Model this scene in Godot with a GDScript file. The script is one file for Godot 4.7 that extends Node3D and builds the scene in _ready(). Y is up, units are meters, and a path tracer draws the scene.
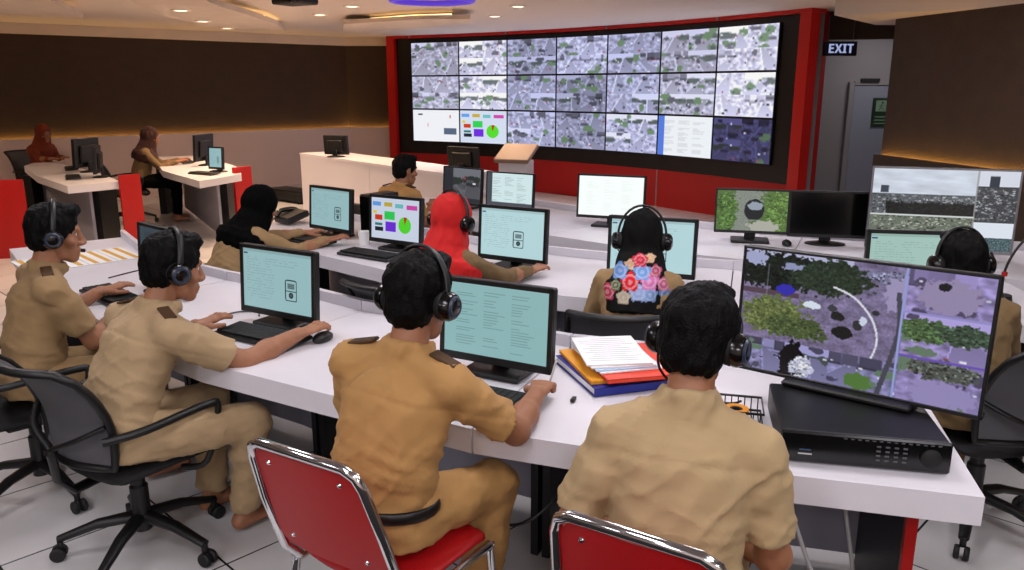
extends Node3D
# A traffic control room: rows of white consoles with seated operators facing a wall of screens.
# Places are given as (x to the right, depth away from the camera) in metres.

func _ready() -> void:
	# ---- camera
	var cam := Camera3D.new()
	cam.name = "camera"
	cam.position = Vector3(0, 1.75, 0)
	cam.rotation_degrees = Vector3(-13.9, 0, 0)
	cam.fov = 39.2
	cam.near = 0.05
	add_child(cam)
	cam.make_current()
	# ---- environment: a closed room, no sky light
	var we := WorldEnvironment.new()
	we.name = "environment"
	var env := Environment.new()
	env.background_mode = Environment.BG_COLOR
	env.background_color = Color(0, 0, 0)
	env.tonemap_mode = Environment.TONE_MAPPER_LINEAR
	env.tonemap_exposure = 0.92
	env.sdfgi_enabled = true
	env.ssao_enabled = true
	env.ssil_enabled = true
	we.environment = env
	add_child(we)
	make_materials()
	# ---- unseen panels added as fill light over consoles, behind the camera, in the passage
	for p in [[-0.8, 0.6, 2.0], [1.3, 0.7, 2.0], [-2.4, 1.6, 2.0], [0.4, 2.7, 2.0], [2.5, 2.5, 2.0], [-1.4, 3.8, 2.0], [0.7, 4.9, 2.0], [-3.4, 4.8, 2.0], [-1.8, -1.3, 4.6], [0.2, -1.5, 4.6], [2.2, -1.3, 4.6], [-3.8, -0.6, 3.0], [2.7, 5.9, 3.0], [5.1, 10.6, 1.3]]:
		added_ceiling_panel(p[0], p[1], p[2])
	build_room()
	build_video_wall()
	build_consoles()
	build_side_tables()
	build_screens()
	build_people()
	build_chairs()
	build_desk_things()
	build_ceiling_fittings()

func area_light(called: String, xf: Transform3D, size: Vector2, c: Color, e: float) -> void:
	var l := AreaLight3D.new()
	l.name = called
	l.area_size = size
	l.light_color = c
	l.light_energy = e
	l.area_normalize_energy = true
	l.shadow_enabled = true
	l.area_range = 30.0
	l.transform = xf
	add_child(l, true)

func added_ceiling_panel(x: float, d: float, e: float) -> void:
	var t := thing("added_light_panel", "square white fill light panel added in the ceiling out of view", "light", W(x, d, CEIL), 44.0, "added fill light panels out of view")
	var st := ST()
	for s in [-1.0, 1.0]:
		bx(st, Vector3(s * 0.3, -0.008, 0), Vector3(0.03, 0.016, 0.63), 0.003)
		bx(st, Vector3(0, -0.008, s * 0.3), Vector3(0.57, 0.016, 0.03), 0.003)
	part(st, "frame", M.ceiling_white, t)
	st = ST()
	bx(st, Vector3(0, -0.006, 0), Vector3(0.57, 0.008, 0.57), 0.001)
	part(st, "diffuser", M.added_panel_glow, t)
	area_light("added_panel_light", Transform3D(Basis.from_euler(Vector3(-PI / 2, -deg_to_rad(44.0), 0)), W(x, d, CEIL - 0.03)), Vector2(0.56, 0.56), Color(0.985, 0.965, 1.0), e)

const CEIL := 2.65
const DOWN := 5.0

# ------------------------------------------------------------------ helpers
var used := {}
var M := {}
var mesh_cache := {}

func W(x: float, d: float, y := 0.0) -> Vector3:
	return Vector3(x, y, -d)

func numbered(n: String) -> String:
	if not used.has(n):
		used[n] = 0
		return n
	used[n] += 1
	return "%s_%03d" % [n, used[n]]

func tag(o: Node3D, label: String, category: String, group := "") -> void:
	o.set_meta("label", label)
	o.set_meta("category", category)
	if group != "":
		o.set_meta("group", group)

# a thing: a Node3D at its base; face is the heading in degrees (0 looks away from the camera, + turns to the right)
func thing(called: String, label: String, category: String, at: Vector3, face := 0.0, group := "") -> Node3D:
	var o := Node3D.new()
	o.name = numbered(called)
	add_child(o)
	o.position = at
	o.rotation.y = -deg_to_rad(face)
	tag(o, label, category, group)
	return o

func ST() -> SurfaceTool:
	var st := SurfaceTool.new()
	st.begin(Mesh.PRIMITIVE_TRIANGLES)
	st.set_smooth_group(-1)
	return st

func done(st: SurfaceTool) -> ArrayMesh:
	st.generate_normals()
	return st.commit()

func put(mesh: Mesh, called: String, mat: Material, parent: Node3D, xf := Transform3D.IDENTITY) -> MeshInstance3D:
	var o := MeshInstance3D.new()
	o.mesh = mesh
	o.material_override = mat
	o.name = called if parent != self else numbered(called)
	o.transform = xf
	parent.add_child(o, true)
	return o

func part(st: SurfaceTool, called: String, mat: Material, parent: Node3D, xf := Transform3D.IDENTITY) -> MeshInstance3D:
	return put(done(st), called, mat, parent, xf)

func structure(st: SurfaceTool, called: String, mat: Material, label: String, category: String) -> MeshInstance3D:
	var o := part(st, called, mat, self)
	o.set_meta("kind", "structure")
	tag(o, label, category)
	return o

func tri(st: SurfaceTool, a: Vector3, b: Vector3, c: Vector3, out: Vector3) -> void:
	var n := (a - c).cross(a - b)
	st.add_vertex(a)
	if n.dot(out) >= 0.0:
		st.add_vertex(b); st.add_vertex(c)
	else:
		st.add_vertex(c); st.add_vertex(b)

func quad(st: SurfaceTool, a: Vector3, b: Vector3, c: Vector3, d: Vector3, out: Vector3) -> void:
	tri(st, a, b, c, out)
	tri(st, a, c, d, out)

# chamfered box centred on xf
func box(st: SurfaceTool, xf: Transform3D, size: Vector3, bev := 0.004) -> void:
	st.set_smooth_group(-1)
	var h := size * 0.5
	var e: float = min(bev, min(h.x, min(h.y, h.z)) * 0.9)
	var i := h - Vector3(e, e, e)
	var V := func(s: Vector3, ax: int) -> Vector3:
		var p := i * s
		p[ax] = h[ax] * s[ax]
		return xf * p
	for ax in 3:
		var b: int = (ax + 1) % 3
		var c: int = (ax + 2) % 3
		for s in [-1.0, 1.0]:
			var q: Array[Vector3] = []
			for k in [[-1.0, -1.0], [1.0, -1.0], [1.0, 1.0], [-1.0, 1.0]]:
				var sg := Vector3.ZERO
				sg[ax] = s; sg[b] = k[0]; sg[c] = k[1]
				q.append(V.call(sg, ax))
			var o := Vector3.ZERO
			o[ax] = s
			quad(st, q[0], q[1], q[2], q[3], xf.basis * o)
		if e > 0.0004:
			for s1 in [-1.0, 1.0]:
				for s2 in [-1.0, 1.0]:
					var a0 := Vector3.ZERO
					a0[ax] = -1.0; a0[b] = s1; a0[c] = s2
					var a1 := a0
					a1[ax] = 1.0
					var o2 := Vector3.ZERO
					o2[b] = s1; o2[c] = s2
					quad(st, V.call(a0, b), V.call(a1, b), V.call(a1, c), V.call(a0, c), xf.basis * o2)
	if e > 0.0004:
		for sx in [-1.0, 1.0]:
			for sy in [-1.0, 1.0]:
				for sz in [-1.0, 1.0]:
					var sg := Vector3(sx, sy, sz)
					tri(st, V.call(sg, 0), V.call(sg, 1), V.call(sg, 2), xf.basis * sg)

func bx(st: SurfaceTool, c: Vector3, size: Vector3, bev := 0.004) -> void:
	box(st, Transform3D(Basis.IDENTITY, c), size, bev)

func frame_of(dir: Vector3, hint := Vector3.UP) -> Basis:
	var z := dir.normalized()
	var x := hint.cross(z)
	if x.length() < 0.01:
		x = Vector3.RIGHT.cross(z)
	if x.length() < 0.01:
		x = Vector3.FORWARD.cross(z)
	x = x.normalized()
	return Basis(x, z.cross(x), z)

# round bar through points; r may be a float or one radius for each point
func tube(st: SurfaceTool, pts: Array, r, sides := 8, closed := false, flat := 1.0) -> void:
	var n := pts.size()
	var rings := []
	var up := Vector3.UP
	for i in n:
		var p: Vector3 = pts[i]
		var a: Vector3 = pts[(i - 1 + n) % n] if (closed or i > 0) else p
		var b: Vector3 = pts[(i + 1) % n] if (closed or i < n - 1) else p
		var f := frame_of(b - a, up)
		up = f.y
		var rr: float = r[i] if r is Array else r
		var ring: Array[Vector3] = []
		for k in sides:
			var t := TAU * k / sides
			ring.append(p + f.x * cos(t) * rr + f.y * sin(t) * rr * flat)
		rings.append(ring)
	st.set_smooth_group(1)
	for i in (n if closed else n - 1):
		var r0: Array = rings[i]
		var r1: Array = rings[(i + 1) % n]
		var c0: Vector3 = pts[i]
		for k in sides:
			var k2 := (k + 1) % sides
			quad(st, r0[k], r0[k2], r1[k2], r1[k], (r0[k] + r0[k2]) * 0.5 - c0)
	if not closed:
		st.set_smooth_group(-1)
		for e in [0, n - 1]:
			var o: Vector3 = pts[e] - (pts[1] if e == 0 else pts[n - 2])
			for k in range(1, sides - 1):
				tri(st, rings[e][0], rings[e][k], rings[e][k + 1], o)
	st.set_smooth_group(-1)

# turned shape about xf's y axis; profile of Vector2(radius, y)
func lathe(st: SurfaceTool, xf: Transform3D, prof: Array, segs := 20) -> void:
	var g := 2
	for i in prof.size() - 1:
		var p0: Vector2 = prof[i]
		var p1: Vector2 = prof[i + 1]
		if i > 0:
			var d0: Vector2 = (p0 - prof[i - 1]).normalized()
			if d0.dot((p1 - p0).normalized()) < 0.8:
				g += 1
		st.set_smooth_group(g)
		var t2 := p1 - p0
		for k in segs:
			var a := TAU * k / segs
			var b := TAU * (k + 1) / segs
			var ca := Vector3(cos(a), 0, sin(a))
			var cb := Vector3(cos(b), 0, sin(b))
			var out := ca * t2.y + Vector3(0, -t2.x, 0)
			var v := [xf * (ca * p0.x + Vector3(0, p0.y, 0)), xf * (cb * p0.x + Vector3(0, p0.y, 0)), xf * (cb * p1.x + Vector3(0, p1.y, 0)), xf * (ca * p1.x + Vector3(0, p1.y, 0))]
			if p0.x > 0.00001:
				tri(st, v[0], v[1], v[2], xf.basis * out)
			if p1.x > 0.00001:
				tri(st, v[0], v[2], v[3], xf.basis * out)
	st.set_smooth_group(-1)

# upright prism over a floor polygon of Vector2(x, depth)
func prism(st: SurfaceTool, poly: PackedVector2Array, y0: float, y1: float) -> void:
	st.set_smooth_group(-1)
	var idx := Geometry2D.triangulate_polygon(poly)
	for i in range(0, idx.size(), 3):
		var a := poly[idx[i]]
		var b := poly[idx[i + 1]]
		var c := poly[idx[i + 2]]
		tri(st, W(a.x, a.y, y1), W(b.x, b.y, y1), W(c.x, c.y, y1), Vector3.UP)
		tri(st, W(a.x, a.y, y0), W(b.x, b.y, y0), W(c.x, c.y, y0), Vector3.DOWN)
	var cw := Geometry2D.is_polygon_clockwise(poly)
	for i in poly.size():
		var a := poly[i]
		var b := poly[(i + 1) % poly.size()]
		var d := b - a
		var o2 := Vector2(d.y, -d.x) * (-1.0 if cw else 1.0)
		quad(st, W(a.x, a.y, y0), W(b.x, b.y, y0), W(b.x, b.y, y1), W(a.x, a.y, y1), W(o2.x, o2.y))

# a slab of outline pts (in xf's x/y plane), thickness t along xf's z, with a small chamfer
func slab(st: SurfaceTool, xf: Transform3D, pts: Array, t: float, bev := 0.003, smooth_rim := false) -> void:
	var n := pts.size()
	var pk := PackedVector2Array(pts)
	var inn := PackedVector2Array()
	var cen := Vector2.ZERO
	for p in pts:
		cen += p
	cen /= n
	var cw := Geometry2D.is_polygon_clockwise(pk)
	for i in n:
		var d: Vector2 = (pts[(i + 1) % n] - pts[(i - 1 + n) % n]).normalized()
		var nn := Vector2(d.y, -d.x) * (-1.0 if cw else 1.0)
		inn.append(pts[i] - nn * bev)
	var idx := Geometry2D.triangulate_polygon(inn)
	for s in [-1.0, 1.0]:
		var z: float = t * 0.5 * s
		st.set_smooth_group(-1)
		for i in range(0, idx.size(), 3):
			var a := inn[idx[i]]
			var b := inn[idx[i + 1]]
			var c := inn[idx[i + 2]]
			tri(st, xf * Vector3(a.x, a.y, z), xf * Vector3(b.x, b.y, z), xf * Vector3(c.x, c.y, z), xf.basis * Vector3(0, 0, s))
		for i in n:
			var j := (i + 1) % n
			var d: Vector2 = pts[j] - pts[i]
			var nn := Vector2(d.y, -d.x) * (-1.0 if cw else 1.0)
			var z2: float = z - s * bev
			quad(st, xf * Vector3(inn[i].x, inn[i].y, z), xf * Vector3(inn[j].x, inn[j].y, z), xf * Vector3(pts[j].x, pts[j].y, z2), xf * Vector3(pts[i].x, pts[i].y, z2), xf.basis * Vector3(nn.x, nn.y, s))
	if smooth_rim:
		st.set_smooth_group(7)
	for i in n:
		var j := (i + 1) % n
		var d: Vector2 = pts[j] - pts[i]
		var nn := Vector2(d.y, -d.x) * (-1.0 if cw else 1.0)
		var z: float = t * 0.5 - bev
		quad(st, xf * Vector3(pts[i].x, pts[i].y, z), xf * Vector3(pts[j].x, pts[j].y, z), xf * Vector3(pts[j].x, pts[j].y, -z), xf * Vector3(pts[i].x, pts[i].y, -z), xf.basis * Vector3(nn.x, nn.y, 0))
	st.set_smooth_group(-1)

func round_rect(w: float, h: float, r: float, k := 5, cy := 0.0) -> Array:
	var out := []
	for q in [[1, 1, 0.0], [-1, 1, 90.0], [-1, -1, 180.0], [1, -1, 270.0]]:
		for i in k + 1:
			var a := deg_to_rad(q[2] + 90.0 * i / k)
			out.append(Vector2(q[0] * (w * 0.5 - r) + cos(a) * r, cy + q[1] * (h * 0.5 - r) + sin(a) * r))
	return out

func flat_screen(w: float, h: float) -> ArrayMesh:
	var st := ST()
	var n := Vector3(0, 0, 1)
	for p in [[-1, 1, 0, 0], [1, 1, 1, 0], [1, -1, 1, 1], [-1, 1, 0, 0], [1, -1, 1, 1], [-1, -1, 0, 1]]:
		st.set_uv(Vector2(p[2], p[3]))
		st.set_normal(n)
		st.add_vertex(Vector3(p[0] * w * 0.5, p[1] * h * 0.5, 0))
	return st.commit()

func at3(p: Vector3, e := Vector3.ZERO) -> Transform3D:
	return Transform3D(Basis.from_euler(e * PI / 180.0), p)

func curve(pts: Array, n := 16) -> Array:
	var out := []
	var m := pts.size()
	for i in m - 1:
		var p0: Vector3 = pts[max(i - 1, 0)]
		var p1: Vector3 = pts[i]
		var p2: Vector3 = pts[i + 1]
		var p3: Vector3 = pts[min(i + 2, m - 1)]
		var per := maxi(1, n / (m - 1))
		for k in per:
			out.append(p1.cubic_interpolate(p2, p0, p3, float(k) / per))
	out.append(pts[m - 1])
	return out

# ------------------------------------------------------------------ materials
func noise(freq: float, sd: int, oct := 3, type := FastNoiseLite.TYPE_SIMPLEX_SMOOTH) -> FastNoiseLite:
	var n := FastNoiseLite.new()
	n.seed = sd
	n.frequency = freq
	n.noise_type = type
	n.fractal_octaves = oct
	return n

func noise_tex(freq: float, sd: int, ramp: Array, size := 256, oct := 4, as_normal := false, strength := 4.0) -> Texture2D:
	var n := noise(freq, sd, oct)
	var img := n.get_seamless_image(size, size, false, false, 0.15)
	if as_normal:
		img.convert(Image.FORMAT_RGBA8)
		img.bump_map_to_normal_map(strength)
		return ImageTexture.create_from_image(img)
	var out := Image.create(size, size, false, Image.FORMAT_RGB8)
	var a: Color = ramp[0]
	var b: Color = ramp[1]
	for y in size:
		for x in size:
			out.set_pixel(x, y, a.lerp(b, img.get_pixel(x, y).r))
	return ImageTexture.create_from_image(out)

func weave_tex(sd: int, strength := 3.0) -> Texture2D:
	var size := 128
	var img := Image.create(size, size, false, Image.FORMAT_RGBA8)
	var n := noise(0.08, sd, 2)
	for y in size:
		for x in size:
			var v := 0.5 + 0.25 * sin(TAU * x / 4.0) * sin(TAU * y / 4.0) + 0.3 * n.get_noise_2d(x, y)
			img.set_pixel(x, y, Color(v, v, v))
	img.bump_map_to_normal_map(strength)
	return ImageTexture.create_from_image(img)

func mat(key: String, c: Color, rough := 0.6, metal := 0.0) -> StandardMaterial3D:
	if M.has(key):
		return M[key]
	var m := StandardMaterial3D.new()
	m.albedo_color = c
	m.roughness = rough
	m.metallic = metal
	m.resource_name = key
	M[key] = m
	return m

func tri_tex(m: StandardMaterial3D, scale: float, albedo: Texture2D = null, normal: Texture2D = null, ns := 0.5) -> void:
	m.uv1_triplanar = true
	m.uv1_scale = Vector3.ONE * scale
	if albedo:
		m.albedo_texture = albedo
	if normal:
		m.normal_enabled = true
		m.normal_texture = normal
		m.normal_scale = ns

func glow(key: String, c: Color, e: float) -> StandardMaterial3D:
	var m := mat(key, Color(0.02, 0.02, 0.02), 0.5)
	m.emission_enabled = true
	m.emission = c
	m.emission_energy_multiplier = e
	return m

func screen_mat(key: String, img: Image, e: float) -> StandardMaterial3D:
	if M.has(key):
		return M[key]
	var m := mat(key, Color(0.02, 0.02, 0.022), 0.25)
	m.emission_enabled = true
	m.emission = Color.WHITE
	m.emission_operator = BaseMaterial3D.EMISSION_OP_MULTIPLY
	m.emission_texture = ImageTexture.create_from_image(img)
	m.emission_energy_multiplier = e
	return m

func make_materials() -> void:
	var m: StandardMaterial3D
	var cloth_n := weave_tex(3, 2.0)
	var fold_n := noise_tex(0.02, 8, [], 256, 3, true, 5.0)
	m = mat("desk", Color(0.86, 0.85, 0.87), 0.32)
	tri_tex(m, 1.2, noise_tex(0.01, 4, [Color(0.97, 0.97, 0.97), Color(1, 1, 1)]))
	mat("desk_edge", Color(0.82, 0.81, 0.84), 0.35)
	mat("seam", Color(0.05, 0.05, 0.055), 0.7)
	mat("red_paint", Color(0.66, 0.055, 0.04), 0.4)
	mat("red_wall", Color(0.66, 0.04, 0.035), 0.45)
	mat("red_frame", Color(0.76, 0.06, 0.04), 0.35)
	mat("bezel_wall", Color(0.02, 0.02, 0.021), 0.35)
	mat("black", Color(0.028, 0.028, 0.03), 0.45)
	mat("black_gloss", Color(0.02, 0.02, 0.022), 0.2)
	mat("black_matte", Color(0.035, 0.035, 0.038), 0.75)
	mat("rubber", Color(0.04, 0.04, 0.042), 0.65)
	mat("grey_plastic", Color(0.3, 0.3, 0.31), 0.5)
	mat("silver", Color(0.6, 0.6, 0.62), 0.3, 0.8)
	mat("chrome", Color(0.85, 0.85, 0.86), 0.12, 1.0)
	m = mat("brown_wall", Color(0.235, 0.16, 0.09), 0.75)
	tri_tex(m, 0.7, noise_tex(0.02, 12, [Color(0.85, 0.85, 0.85), Color(1, 1, 1)]), cloth_n, 0.2)
	m = mat("wainscot", Color(0.84, 0.75, 0.7), 0.5)
	m = mat("plaster", Color(0.84, 0.78, 0.72), 0.8)
	tri_tex(m, 0.5, noise_tex(0.02, 31, [Color(0.95, 0.95, 0.95), Color(1, 1, 1)]))
	mat("ceiling_white", Color(0.85, 0.8, 0.76), 0.75)
	mat("grey_wall", Color(0.5, 0.48, 0.48), 0.6)
	mat("door_grey", Color(0.5, 0.51, 0.55), 0.45)
	for i in 4:
		var v := 0.80 + 0.012 * i
		m = mat("tile_%d" % i, Color(v, v * 0.99, v * 0.985), 0.28)
		tri_tex(m, 0.9, noise_tex(0.012, 50 + i, [Color(0.93, 0.93, 0.93), Color(1, 1, 1)], 128))
		m.uv1_offset = Vector3(0.37 * i, 0.21 * i, 0.55 * i)
	mat("grout", Color(0.03, 0.028, 0.026), 0.9)
	for k in [["khaki_gold", Color(0.66, 0.50, 0.29)], ["khaki_pale", Color(0.67, 0.575, 0.42)], ["khaki_light", Color(0.65, 0.55, 0.41)], ["khaki_mid", Color(0.57, 0.46, 0.31)], ["khaki_dark", Color(0.43, 0.34, 0.21)], ["hijab_red", Color(0.74, 0.05, 0.05)], ["hijab_black", Color(0.03, 0.03, 0.033)], ["hijab_orange", Color(0.46, 0.16, 0.03)], ["hijab_brown", Color(0.19, 0.065, 0.035)], ["maroon", Color(0.4, 0.04, 0.06)]]:
		m = mat(k[0], k[1], 0.85)
		tri_tex(m, 14.0, null, cloth_n, 0.35)
		if k[0] == "hijab_black":
			m.metallic_specular = 0.15
		else:
			m.rim_enabled = true
			m.rim = 0.12
	m = mat("hijab_floral", Color(1, 1, 1), 0.85)
	m.vertex_color_use_as_albedo = true
	m.metallic_specular = 0.15
	tri_tex(m, 14.0, null, cloth_n, 0.3)
	m = mat("skin", Color(0.62, 0.42, 0.30), 0.55)
	tri_tex(m, 6.0, noise_tex(0.03, 90, [Color(0.9, 0.88, 0.86), Color(1, 1, 1)], 128))
	mat("cup_ring", Color(0.16, 0.2, 0.27), 0.35)
	m = mat("hair", Color(0.016, 0.014, 0.014), 0.62)
	tri_tex(m, 9.0, null, noise_tex(0.06, 66, [], 256, 2, true, 7.0), 0.6)
	m.metallic_specular = 0.25
	mat("belt", Color(0.05, 0.035, 0.03), 0.4)
	mat("epaulette", Color(0.27, 0.17, 0.06), 0.8)
	mat("eye_white", Color(0.85, 0.83, 0.8), 0.3)
	m = mat("red_vinyl", Color(0.66, 0.025, 0.055), 0.5)
	tri_tex(m, 20.0, null, fold_n, 0.25)
	m = mat("chair_mesh", Color(0.33, 0.33, 0.345), 0.8)
	tri_tex(m, 30.0, null, weave_tex(5, 5.0), 0.6)
	m = mat("chair_fabric", Color(0.05, 0.05, 0.055), 0.85)
	tri_tex(m, 16.0, null, cloth_n, 0.5)
	mat("paper", Color(0.9, 0.9, 0.9), 0.8)
	mat("paper_yellow", Color(0.8, 0.62, 0.25), 0.8)
	mat("blue_plastic", Color(0.06, 0.12, 0.5), 0.4)
	mat("folder_orange", Color(0.85, 0.22, 0.09), 0.5)
	mat("folder_yellow", Color(0.88, 0.6, 0.15), 0.5)
	mat("yellow_plastic", Color(0.85, 0.55, 0.05), 0.45)
	mat("cable_white", Color(0.75, 0.75, 0.75), 0.5)
	mat("cable_black", Color(0.03, 0.03, 0.03), 0.5)
	mat("beige_top", Color(0.5, 0.42, 0.36), 0.5)
	mat("modesty", Color(0.55, 0.55, 0.6), 0.5)
	mat("under_black", Color(0.035, 0.035, 0.04), 0.5)
	glow("downlight_glow", Color(1.0, 0.9, 0.75), 6.0)
	glow("added_panel_glow", Color(1.0, 0.98, 0.95), 3.0)
	glow("cove_glow", Color(1.0, 0.78, 0.42), 4.0)
	glow("cove_ceiling", Color(1.0, 0.82, 0.55), 5.0)
	glow("purple_glow", Color(0.45, 0.3, 1.0), 0.6)

# ------------------------------------------------------------------ bodies: distance field of tapered oval bones, meshed as surface nets
# bone: a, b, half width and half depth at each end, side axis, flat ends, op (0 join, 1 cut)
func bone(a: Vector3, b: Vector3, wa: float, wb: float, da := -1.0, db := -1.0, side := Vector3.RIGHT, flat := false, op := 0) -> Dictionary:
	return {"a": a, "b": b, "wa": wa, "wb": wb, "da": wa if da < 0.0 else da, "db": wb if db < 0.0 else db, "side": side, "flat": flat, "op": op}

func egg(c: Vector3, rx: float, ry: float, rz: float, op := 0) -> Dictionary:
	# an upright oval: a short bone along y with caps
	var m: float = min(rx, rz)
	var h: float = max(ry - m, 0.0005)
	return {"a": c - Vector3(0, h, 0), "b": c + Vector3(0, h, 0), "wa": rx, "wb": rx, "da": rz, "db": rz, "side": Vector3.RIGHT, "flat": false, "op": op}

func ball(c: Vector3, r: Vector3, op := 0) -> Dictionary:
	return {"c": c, "r": r, "op": op}

func nets(bones: Array, cell: float, k: float) -> Array:
	var lo := Vector3(1e9, 1e9, 1e9)
	var hi := -lo
	for b in bones:
		if b.op == 1:
			continue
		if b.has("c"):
			lo = lo.min(b.c - b.r); hi = hi.max(b.c + b.r)
			continue
		var rm: float = max(max(b.wa, b.wb), max(b.da, b.db))
		var e := Vector3(rm, rm, rm)
		lo = lo.min(b.a - e).min(b.b - e)
		hi = hi.max(b.a + e).max(b.b + e)
	var pad := Vector3.ONE * (k * 0.4 + cell * 3.0)
	lo -= pad
	hi += pad
	var nx := int((hi.x - lo.x) / cell) + 2
	var ny := int((hi.y - lo.y) / cell) + 2
	var nz := int((hi.z - lo.z) / cell) + 2
	var F := PackedFloat32Array()
	F.resize(nx * ny * nz)
	F.fill(1.0)
	for bn in bones:
		var op: int = bn.op
		var isball: bool = bn.has("c")
		var ext := k + cell * 2.5
		var bl: Vector3
		var bh: Vector3
		if isball:
			var rr: Vector3 = bn.r
			bl = bn.c - rr; bh = bn.c + rr
		else:
			var rm: float = max(max(bn.wa, bn.wb), max(bn.da, bn.db))
			bl = (bn.a as Vector3).min(bn.b) - Vector3.ONE * rm
			bh = (bn.a as Vector3).max(bn.b) + Vector3.ONE * rm
		bl -= Vector3.ONE * ext
		bh += Vector3.ONE * ext
		var i0 := maxi(0, int((bl.x - lo.x) / cell))
		var i1 := mini(nx - 1, int((bh.x - lo.x) / cell) + 1)
		var j0 := maxi(0, int((bl.y - lo.y) / cell))
		var j1 := mini(ny - 1, int((bh.y - lo.y) / cell) + 1)
		var k0 := maxi(0, int((bl.z - lo.z) / cell))
		var k1 := mini(nz - 1, int((bh.z - lo.z) / cell) + 1)
		var a: Vector3 = bn.c if isball else bn.a
		var ab: Vector3 = Vector3.UP if isball else bn.b - bn.a
		var L := ab.length()
		if L < 0.0001:
			ab = Vector3(0, 0.0001, 0); L = 0.0001
		var ax := ab / L
		var side := Vector3.RIGHT
		var front := Vector3.BACK
		var wa := 0.0; var wb := 0.0; var da := 0.0; var db := 0.0
		var flat := false
		var R := Vector3.ONE
		if isball:
			R = bn.r
		else:
			side = bn.side
			side = side - ax * side.dot(ax)
			if side.length() < 0.05:
				side = Vector3.FORWARD - ax * Vector3.FORWARD.dot(ax)
			side = side.normalized()
			front = ax.cross(side)
			wa = bn.wa; wb = bn.wb; da = bn.da; db = bn.db
			flat = bn.flat
		for kz in range(k0, k1 + 1):
			for jy in range(j0, j1 + 1):
				var row := (kz * ny + jy) * nx
				var p := Vector3(lo.x + i0 * cell, lo.y + jy * cell, lo.z + kz * cell) - a
				for ix in range(i0, i1 + 1):
					var d: float
					if isball:
						var q0 := p / R
						var m0 := q0.length()
						var m1 := (q0 / R).length()
						d = m0 * (m0 - 1.0) / maxf(m1, 0.001)
					else:
						var t := p.dot(ax)
						var tc := clampf(t, 0.0, L)
						var e := t - tc
						var u := tc / L
						var w := wa + (wb - wa) * u
						var dd := da + (db - da) * u
						var s := p.dot(side) / w
						var f := p.dot(front) / dd
						if flat:
							var r2 := sqrt(s * s + f * f)
							d = maxf((r2 - 1.0) * minf(w, dd), maxf(-t, t - L))
						else:
							var c := minf(w, dd)
							var g := e / c
							var m0 := sqrt(s * s + f * f + g * g)
							var s2 := s / w
							var f2 := f / dd
							var g2 := g / c
							var m1 := sqrt(s2 * s2 + f2 * f2 + g2 * g2)
							d = m0 * (m0 - 1.0) / m1 if m1 > 0.001 else -c
					var o := F[row + ix]
					if op == 0:
						var h := maxf(k - absf(o - d), 0.0) / k
						F[row + ix] = minf(o, d) - h * h * k * 0.25
					else:
						F[row + ix] = maxf(o, -d)
					p.x += cell
	# surface nets
	var vid := PackedInt32Array()
	vid.resize(nx * ny * nz)
	vid.fill(-1)
	var V := PackedVector3Array()
	var I := PackedInt32Array()
	var sxy := nx * ny
	var offs := [0, 1, nx, nx + 1, sxy, sxy + 1, sxy + nx, sxy + nx + 1]
	var o1 := 1; var o2 := nx; var o3 := nx + 1; var o4 := sxy; var o5 := sxy + 1; var o6 := sxy + nx; var o7 := sxy + nx + 1
	var edges := [[0, 1], [2, 3], [4, 5], [6, 7], [0, 2], [1, 3], [4, 6], [5, 7], [0, 4], [1, 5], [2, 6], [3, 7]]
	var cor := [Vector3(0, 0, 0), Vector3(1, 0, 0), Vector3(0, 1, 0), Vector3(1, 1, 0), Vector3(0, 0, 1), Vector3(1, 0, 1), Vector3(0, 1, 1), Vector3(1, 1, 1)]
	var far := cell * 3.0
	for z in nz - 1:
		for y in ny - 1:
			var row := (z * ny + y) * nx
			for x in nx - 1:
				var b := row + x
				var f0 := F[b]
				if f0 > far or f0 < -far:
					continue
				var neg := (1 if f0 < 0.0 else 0) + (1 if F[b + o1] < 0.0 else 0) + (1 if F[b + o2] < 0.0 else 0) + (1 if F[b + o3] < 0.0 else 0) + (1 if F[b + o4] < 0.0 else 0) + (1 if F[b + o5] < 0.0 else 0) + (1 if F[b + o6] < 0.0 else 0) + (1 if F[b + o7] < 0.0 else 0)
				if neg == 0 or neg == 8:
					continue
				var acc := Vector3.ZERO
				var cnt := 0
				for e in edges:
					var fa := F[b + offs[e[0]]]
					var fb := F[b + offs[e[1]]]
					if (fa < 0.0) != (fb < 0.0):
						var t := fa / (fa - fb)
						acc += (cor[e[0]] as Vector3).lerp(cor[e[1]], t)
						cnt += 1
				vid[b] = V.size()
				V.append(lo + (Vector3(x, y, z) + acc / cnt) * cell)
	for z in range(1, nz - 1):
		for y in range(1, ny - 1):
			var row := (z * ny + y) * nx
			for x in range(1, nx - 1):
				var b := row + x
				if vid[b] < 0:
					continue
				var s0 := F[b] < 0.0
				for dim in 3:
					var st1: int = [1, nx, sxy][dim]
					if s0 == (F[b + st1] < 0.0):
						continue
					var u: int = [nx, sxy, 1][dim]
					var v: int = [sxy, 1, nx][dim]
					var q0 := vid[b]
					var q1 := vid[b - u]
					var q2 := vid[b - u - v]
					var q3 := vid[b - v]
					if q0 < 0 or q1 < 0 or q2 < 0 or q3 < 0:
						continue
					if s0:
						I.append_array([q0, q2, q1, q0, q3, q2])
					else:
						I.append_array([q0, q1, q2, q0, q2, q3])
	return [V, I]

func normals_of(V: PackedVector3Array, I: PackedInt32Array) -> PackedVector3Array:
	var N := PackedVector3Array()
	N.resize(V.size())
	for i in range(0, I.size(), 3):
		var a := V[I[i]]
		var n := (a - V[I[i + 2]]).cross(a - V[I[i + 1]])
		N[I[i]] += n
		N[I[i + 1]] += n
		N[I[i + 2]] += n
	for i in N.size():
		N[i] = N[i].normalized()
	return N

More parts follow.
